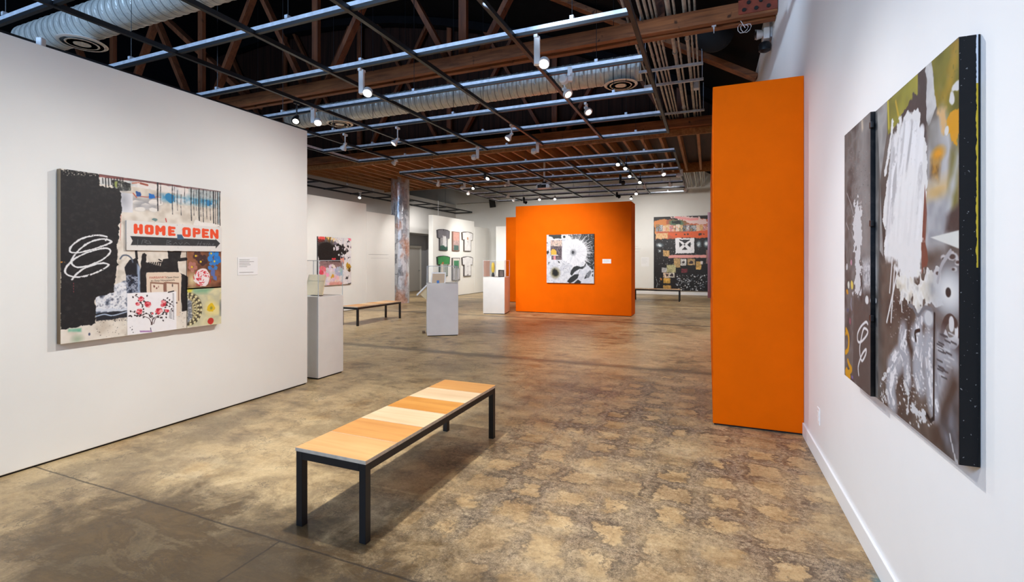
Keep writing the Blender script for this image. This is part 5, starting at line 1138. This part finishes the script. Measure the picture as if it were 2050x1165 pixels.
# cable trays: wall conduits dropping on the end wall
# ------------------------------------------------------------------ track lights
f_, h_, v0_, psi_ = 955.0, 1.487, 521.5, R(22.4)
def ray(u, v):
    s, c = math.sin(psi_), math.cos(psi_); dx = (u - 1025) / f_
    return Vector((-s + dx * c, c + dx * s, -(v - v0_) / f_))
tracks_y = NB + FB
def lamp_dir(d):
    d = Vector(d).normalized(); return Vector((0, 0, -1)).rotation_difference(d).to_matrix().to_4x4()
def mount(b, x, y, z):
    """short arm from the fitting to the nearest track"""
    cand = [((x, ty), abs(ty - y)) for ty in tracks_y] + [((rx, y), abs(rx - x)) for rx in RN]
    return
def fixture(kind, pos, aim, label, lit=2, black=False):
    x, y, z = pos; body = M['black'] if black else M['fix']
    t = thing('track_spotlight', label, 'spotlight', (x, y, z), group='track spotlights')
    d = (Vector(aim) - Vector(pos)).normalized(); top = GZ - z
    if lit == 2: d = (Vector((d.x, d.y, 0)).normalized() * .85 + Vector((0, 0, -1))).normalized()
    lens = [M['black'], M['lens_dim'], M['lens']][lit]
    if kind == 'box':
        side = Vector((math.cos(psi_), math.sin(psi_), 0)) * (-1 if lit == 0 else 1) * (1 if not black or lit else -1)
        b = MB(); b.box(-.032, .032, -.032, .032, -.035, max(top - .01, .15)); o = b.build('driver_box', body, t, bevel=.012, seg=3)
        o.rotation_euler = (0, 0, math.atan2(side.y, side.x)); off = side * .075 + Vector((0, 0, -.012))
        mt = Matrix.Translation(off) @ lamp_dir(d)
        b = MB(); b.lathe([(0, .05), (.040, .05), (.056, .035), (.060, -.02), (.052, -.022)], 24, mt); hd = b.build('lamp_head', body, t, smooth=True)
        b = MB(); b.lathe([(.050, -.0222), (.035, -.025), (0, -.0265)], 24, mt); b.build('lens', lens, hd, smooth=True)
        b = MB(); b.cyl((0, 0, 0), tuple(off * .6), .014, n=10); b.build('pivot', body, t)
    else:
        b = MB(); b.box(-.018, .018, -.05, .05, top - .035, top); b.cyl((0, 0, .05), (0, 0, top - .03), .011, n=10); mount(b, x, y, z); b.build('stem', body, t)
        b = MB(); b.cyl((-.028, 0, .05), (.028, 0, .05), .02, n=14); b.build('knuckle', body, t, smooth=True)
        mt = Matrix.Translation((0, 0, .045)) @ lamp_dir(d)
        b = MB(); b.lathe([(0, .0), (.022, 0), (.026, -.03), (.034, -.045), (.060, -.085), (.062, -.115), (.055, -.117)], 24, mt); hd = b.build('lamp_head', body, t, smooth=True)
        b = MB(); b.lathe([(.055, -.110), (.04, -.118), (0, -.120)], 24, mt); b.build('lens', lens, hd, smooth=True)
    if kind == 'box':
        b = MB(); b.box(-.02, .02, -.05, .05, top - .03, top); mount(b, x, y, z); b.build('track_adapter', body, t)
    return t
def at_px(u, v, z):
    r = ray(u, v); best = None
    for k in [ty / r.y for ty in tracks_y] + [rx / r.x for rx in RN if rx / r.x > 0]:
        p = (r.x * k, r.y * k, h_ + r.z * k)
        if best is None or abs(p[2] - z) < abs(best[2] - z): best = p
    return best if 3.5 < best[2] < 3.835 else (r.x * (z - h_) / r.z, r.y * (z - h_) / r.z, z)
FX = [
 ('box', (1075, 124), 3.69, (-1.2, 2.0, 1.2), 2, 0, 'white box spotlight highest and nearest on the right hand tracks'),
 ('box', (1141, 158), 3.78, (-1.0, 12, 3.0), 0, 0, 'white box spotlight with its lamp turned away, in front of the duct'),
 ('box', (724, 183), 3.69, (-2.5, 1.2, 1.6), 2, 0, 'white box spotlight glowing just below the nearer truss'),
 ('box', (627, 243), 3.69, (-3.4, 2.6, 1.6), 2, 0, 'white box spotlight glowing above the far corner of the left wall'),
 ('spot', (594, 240), 3.69, (-3.4, 2.2, 1.5), 2, 1, 'black spotlight peeping over the far end of the left wall'),
 ('box', (82, 103), 3.82, (-4.6, 3.4, 1.5), 0, 0, 'white spotlight half hidden by the top of the left wall'),
 ('spot', (1130, 186), 3.68, (.6, 4.4, 1.4), 2, 0, 'white spotlight aimed at the right wall, below the duct end'),
 ('spot', (1173, 222), 3.70, (.6, 4.8, 1.9), 2, 0, 'spotlight glowing where a runner crosses below the truss'),
 ('spot', (691, 293), 3.72, (-8.4, 7.6, 1.0), 1, 0, 'white spotlight at the left end of the near grid'),
 ('spot', (796, 284), 3.72, (-6.0, 6.2, .5), 2, 0, 'white spotlight hanging between the round diffuser and the column'),
 ('spot', (793, 325), 3.72, (-9.6, 9.6, 1.4), 1, 0, 'white spotlight right above the metal column'),
 ('spot', (1024, 274), 3.72, (-5.0, 6.3, 1.2), 2, 0, 'white spotlight aimed down left against the dark plank wall'),
 ('box', (956, 314), 3.70, (-5.6, 12.4, 1.3), 0, 0, 'white L shaped spotlight, left one of the pair below the joists'),
 ('box', (1076, 302), 3.70, (-4.4, 12.9, 1.6), 0, 0, 'white L shaped spotlight, right one of the pair below the joists'),
 ('spot', (878, 368), 3.72, (-9.2, 14.5, 1.0), 1, 0, 'white spotlight in front of the dark recess right of the column'),
 ('box', (971, 356), 3.70, (-6.5, 8, 1.2), 2, 1, 'black box spotlight glowing among the joists left of the projector'),
 ('spot', (949, 375), 3.72, (-6.6, 8, 1.2), 2, 1, 'bright black spotlight up and left of the loudspeaker'),
 ('box', (930, 375), 3.70, (-9.8, 16.5, 1.5), 0, 0, 'white L shaped spotlight left of the bright lamp near the loudspeaker'),
 ('spot', (938, 386), 3.72, (-9.8, 17.6, 1.6), 1, 0, 'small white spotlight above left of the loudspeaker'),
 ('box', (1018, 370), 3.70, (-4.8, 14.8, 1.4), 0, 0, 'white L shaped spotlight left of the projector'),
 ('spot', (1018, 392), 3.72, (-8.4, 17.9, 1.5), 1, 0, 'white spotlight over the slim white partition'),
 ('spot', (1030, 400), 3.72, (-9.2, 19.3, 1.5), 1, 0, 'tiny white spotlight right of the loudspeaker'),
 ('box', (1049, 405), 3.70, (-3.0, 21, 1.4), 0, 1, 'black L shaped spotlight above the left corner of the wide orange partition'),
 ('spot', (1081, 398), 3.72, (-5.4, 13.0, 1.6), 2, 0, 'left one of two bright lamps over the wide orange partition'),
 ('spot', (1111, 397), 3.72, (-4.2, 13.0, 1.8), 2, 0, 'right one of two bright lamps over the wide orange partition'),
 ('spot', (1239, 327), 3.72, (-2.6, 6, 1.4), 2, 1, 'first of four bright lamps in a line, the highest'),
 ('spot', (1254, 335), 3.72, (-2.6, 6, 1.4), 2, 1, 'second of four bright lamps in a line'),
 ('spot', (1262, 351), 3.72, (-2.6, 6, 1.4), 2, 1, 'third of four bright lamps in a line'),
 ('spot', (1282, 363), 3.72, (-2.2, 6, 1.4), 2, 1, 'last and lowest of four bright lamps in a line'),
 ('spot', (1274, 386), 3.72, (-2.0, 11, 1.8), 2, 0, 'bright lamp right above the top corner of the wide orange partition'),
 ('spot', (1264, 396), 3.72, (-2.6, 13, 2.0), 2, 1, 'lowest bright lamp touching the top corner of the wide orange partition'),
 ('spot', (1326, 347), 3.72, (-.3, 11.0, 1.2), 2, 0, 'white spotlight aimed right, left of the conduits'),
 ('box', (1364, 350), 3.70, (-1.2, 21.8, 1.8), 0, 0, 'white box spotlight at the right edge of the far grid'),
 ('spot', (1341, 370), 3.72, (-.4, 21.8, 1.6), 1, 0, 'small white spotlight over the huge black painting'),
 ('spot', (1373, 380), 3.72, (-1.8, 21.8, 2.0), 1, 0, 'small white spotlight at the far right corner of the far grid'),
 ('spot', (1290, 374), 3.72, (-2.0, 21.8, 1.4), 1, 0, 'small white spotlight below the line of four bright lamps'),
 ('box', (1242, 365), 3.70, (-3.0, 20, 1.4), 0, 1, 'black box spotlight left of the line of four bright lamps'),
 ('box', (1235, 393), 3.70, (-1.2, 21, 1.4), 0, 1, 'black L shaped spotlight over the right part of the wide orange partition'),
 ('spot', (721, 394), 3.70, (-9.9, 10.5, 1.6), 2, 0, 'bright lamp over the taller aisle partition, on the aisle grid'),
]
for kind, px, z, aim, lit, blk, lb in FX:
    fixture(kind, at_px(px[0], px[1], z), aim, lb, lit, bool(blk))

# ------------------------------------------------------------------ light: beams of the track spotlights, with a few added fills
def spot(pos, aim, watts, deg=75, blend=1.0, col=(1, .975, .935), r=.035):
    L = bpy.data.lights.new('spot_beam', 'SPOT'); L.energy = watts; L.spot_size = R(deg); L.spot_blend = blend; L.color = col; L.shadow_soft_size = r
    o = bpy.data.objects.new('spot_beam', L); COL.objects.link(o); o.location = pos
    o.rotation_euler = (Vector(aim) - Vector(pos)).to_track_quat('-Z', 'Y').to_euler(); return o
W_ = 1.0
cool = (1.0, .985, .955)
# near zone, lamps on the tracks above and behind the viewer
spot((-1.9, 4.8, 3.65), (-4.475, 2.6, .15), 262 * W_, 84, r=.03)
spot((-1.9, 2.3, 3.65), (-4.475, 1.2, .0), 170 * W_, 84)
spot((-1.9, .4, 3.65), (-4.475, -.2, .0), 110 * W_, 84)
spot((-2.0, 5.6, 3.65), (-4.475, 3.8, .3), 85 * W_, 80)
spot((-1.5, 2.9, 3.65), (.75, 2.1, -.2), 225 * W_, 86, col=cool, r=.03)
spot((-1.9, .6, 3.65), (.75, 1.4, -.2), 135 * W_, 84, col=cool)
spot((-1.8, 5.2, 3.65), (.75, 3.7, .3), 125 * W_, 80, col=cool)
spot((-.8, 1.4, 3.6), (.4, 4.69, 1.5), 80 * W_, 70)
spot((-1.95, 2.5, 3.6), (-1.95, 2.55, 0), 300 * W_, 90, r=.06)
spot((-5.7, 2.6, 3.6), (-4.75, 4.7, 1.0), 110 * W_, 70)
# middle of the hall
spot((-3.0, 6.4, 3.6), (-2.8, 6.5, 0), 150 * W_, 110)
spot((-6.6, 6.6, 3.6), (-6.8, 7.0, 0), 190 * W_, 105)
spot((-1.4, 7.6, 3.6), (-.9, 8.0, 0), 230 * W_, 105)
spot((-3.3, 9.3, 3.6), (-3.7, 12.87, 1.8), 400 * W_, 62, col=(1, .98, .95))
spot((-4.7, 9.4, 3.6), (-4.5, 12.87, 1.3), 330 * W_, 75, col=(1, .98, .95))
spot((-5.3, 9.3, 3.6), (-5.5, 12.0, .5), 260 * W_, 46)
spot((-6.9, 7.8, 3.6), (-8.6, 8.6, .4), 210 * W_, 100)
spot((-6.9, 9.5, 3.6), (-9.85, 10.6, .9), 290 * W_, 92)
spot((-7.5, 12.3, 3.6), (-9.85, 12.6, .9), 130 * W_, 88)
spot((-6.0, 11.0, 3.6), (-6.3, 11.5, 0), 190 * W_, 110)
spot((-8.0, 13.0, 3.6), (-9.9, 14.0, 1.8), 130 * W_, 70)
spot((-7.0, 13.4, 3.6), (-9.8, 17.2, 1.5), 560 * W_, 75)
spot((-7.6, 16.8, 3.6), (-9.8, 18.8, 1.4), 300 * W_, 90)
# far end
spot((-6.9, 15.5, 3.6), (-7.9, 19.9, 1.4), 200 * W_, 85)
spot((-1.2, 15.5, 3.6), (-1.2, 21.9, 1.5), 430 * W_, 75)
spot((-2.6, 17.9, 3.6), (-2.8, 21.9, 1.6), 290 * W_, 95)
spot((-6.0, 17.8, 3.6), (-6.6, 21.9, 1.6), 330 * W_, 105)
spot((-.8, 10.8, 3.6), (-.6, 11.6, 0), 220 * W_, 110)
spot((-.9, 16.0, 3.6), (-.8, 16.2, 0), 220 * W_, 110)
spot((-6.2, 13.2, 3.6), (-6.4, 15.8, 1.4), 220 * W_, 80)
spot((-11.2, 13.4, 3.6), (-11.6, 15.5, 1.0), 220 * W_, 120)
spot((-10.9, 17.6, 3.7), (-12.4, 18.9, .6), 120 * W_, 165)
spot((-3.2, 4.9, 3.65), (-4.95, 8.1, .35), 60 * W_, 34, col=(1, .9, .76))  # added warm fill on the mid floor pedestal, has no fixture
spot((-4.47, 5.7, 3.6), (-5.05, 8.36, 1.16), 150 * W_, 13)  # narrow beam added to brighten the display card, has no fixture
spot((-1.95, 4.0, 3.85), (.75, 6.1, 4.5), 170 * W_, 75, col=(.66, .82, 1.0))  # bluish beam added to lift the upper right wall, has no fixture
spot((-11.2, 9.0, 3.6), (-12.2, 11.0, 1.5), 110 * W_, 120)
# cool fill added high behind the viewer to tint bars and upper wall
L = bpy.data.lights.new('cool_fill_light', 'AREA'); L.shape = 'RECTANGLE'; L.size = 7.5; L.size_y = 1.9; L.energy = 700; L.color = (.44, .66, 1.0)
o = bpy.data.objects.new('cool_fill_light', L); COL.objects.link(o); o.location = (-5.0, -4.5, 5.5); o.rotation_euler = Vector((.12, 1, -.05)).to_track_quat('-Z', 'Y').to_euler()

w = bpy.data.worlds.new('World'); sc.world = w; w.use_nodes = True
w.node_tree.nodes['Background'].inputs[0].default_value = (.5, .7, 1, 1); w.node_tree.nodes['Background'].inputs[1].default_value = .6

# ------------------------------------------------------------------ camera
cam = bpy.data.cameras.new('camera'); co = bpy.data.objects.new('camera', cam); COL.objects.link(co)
cam.sensor_width = 36.0; cam.lens = 36.0 * f_ / 2050.0
cam.shift_x = 0.0; cam.shift_y = (v0_ - 582.5) / 2050.0
cam.clip_start = .05; cam.clip_end = 100
co.location = (0, 0, h_); co.rotation_euler = (R(90), 0, psi_)
sc.camera = co
sc.view_settings.view_transform = 'Standard'; sc.view_settings.look = 'None'; sc.view_settings.gamma = 1.0; sc.view_settings.use_curve_mapping = False
sc.view_settings.exposure = 0.27
sc.cycles.use_denoising = True
sc.cycles.max_bounces = 8; sc.cycles.diffuse_bounces = 4; sc.cycles.glossy_bounces = 3; sc.cycles.transparent_max_bounces = 16
sc.cycles.sample_clamp_indirect = 6.0; sc.cycles.caustics_reflective = False; sc.cycles.caustics_refractive = False
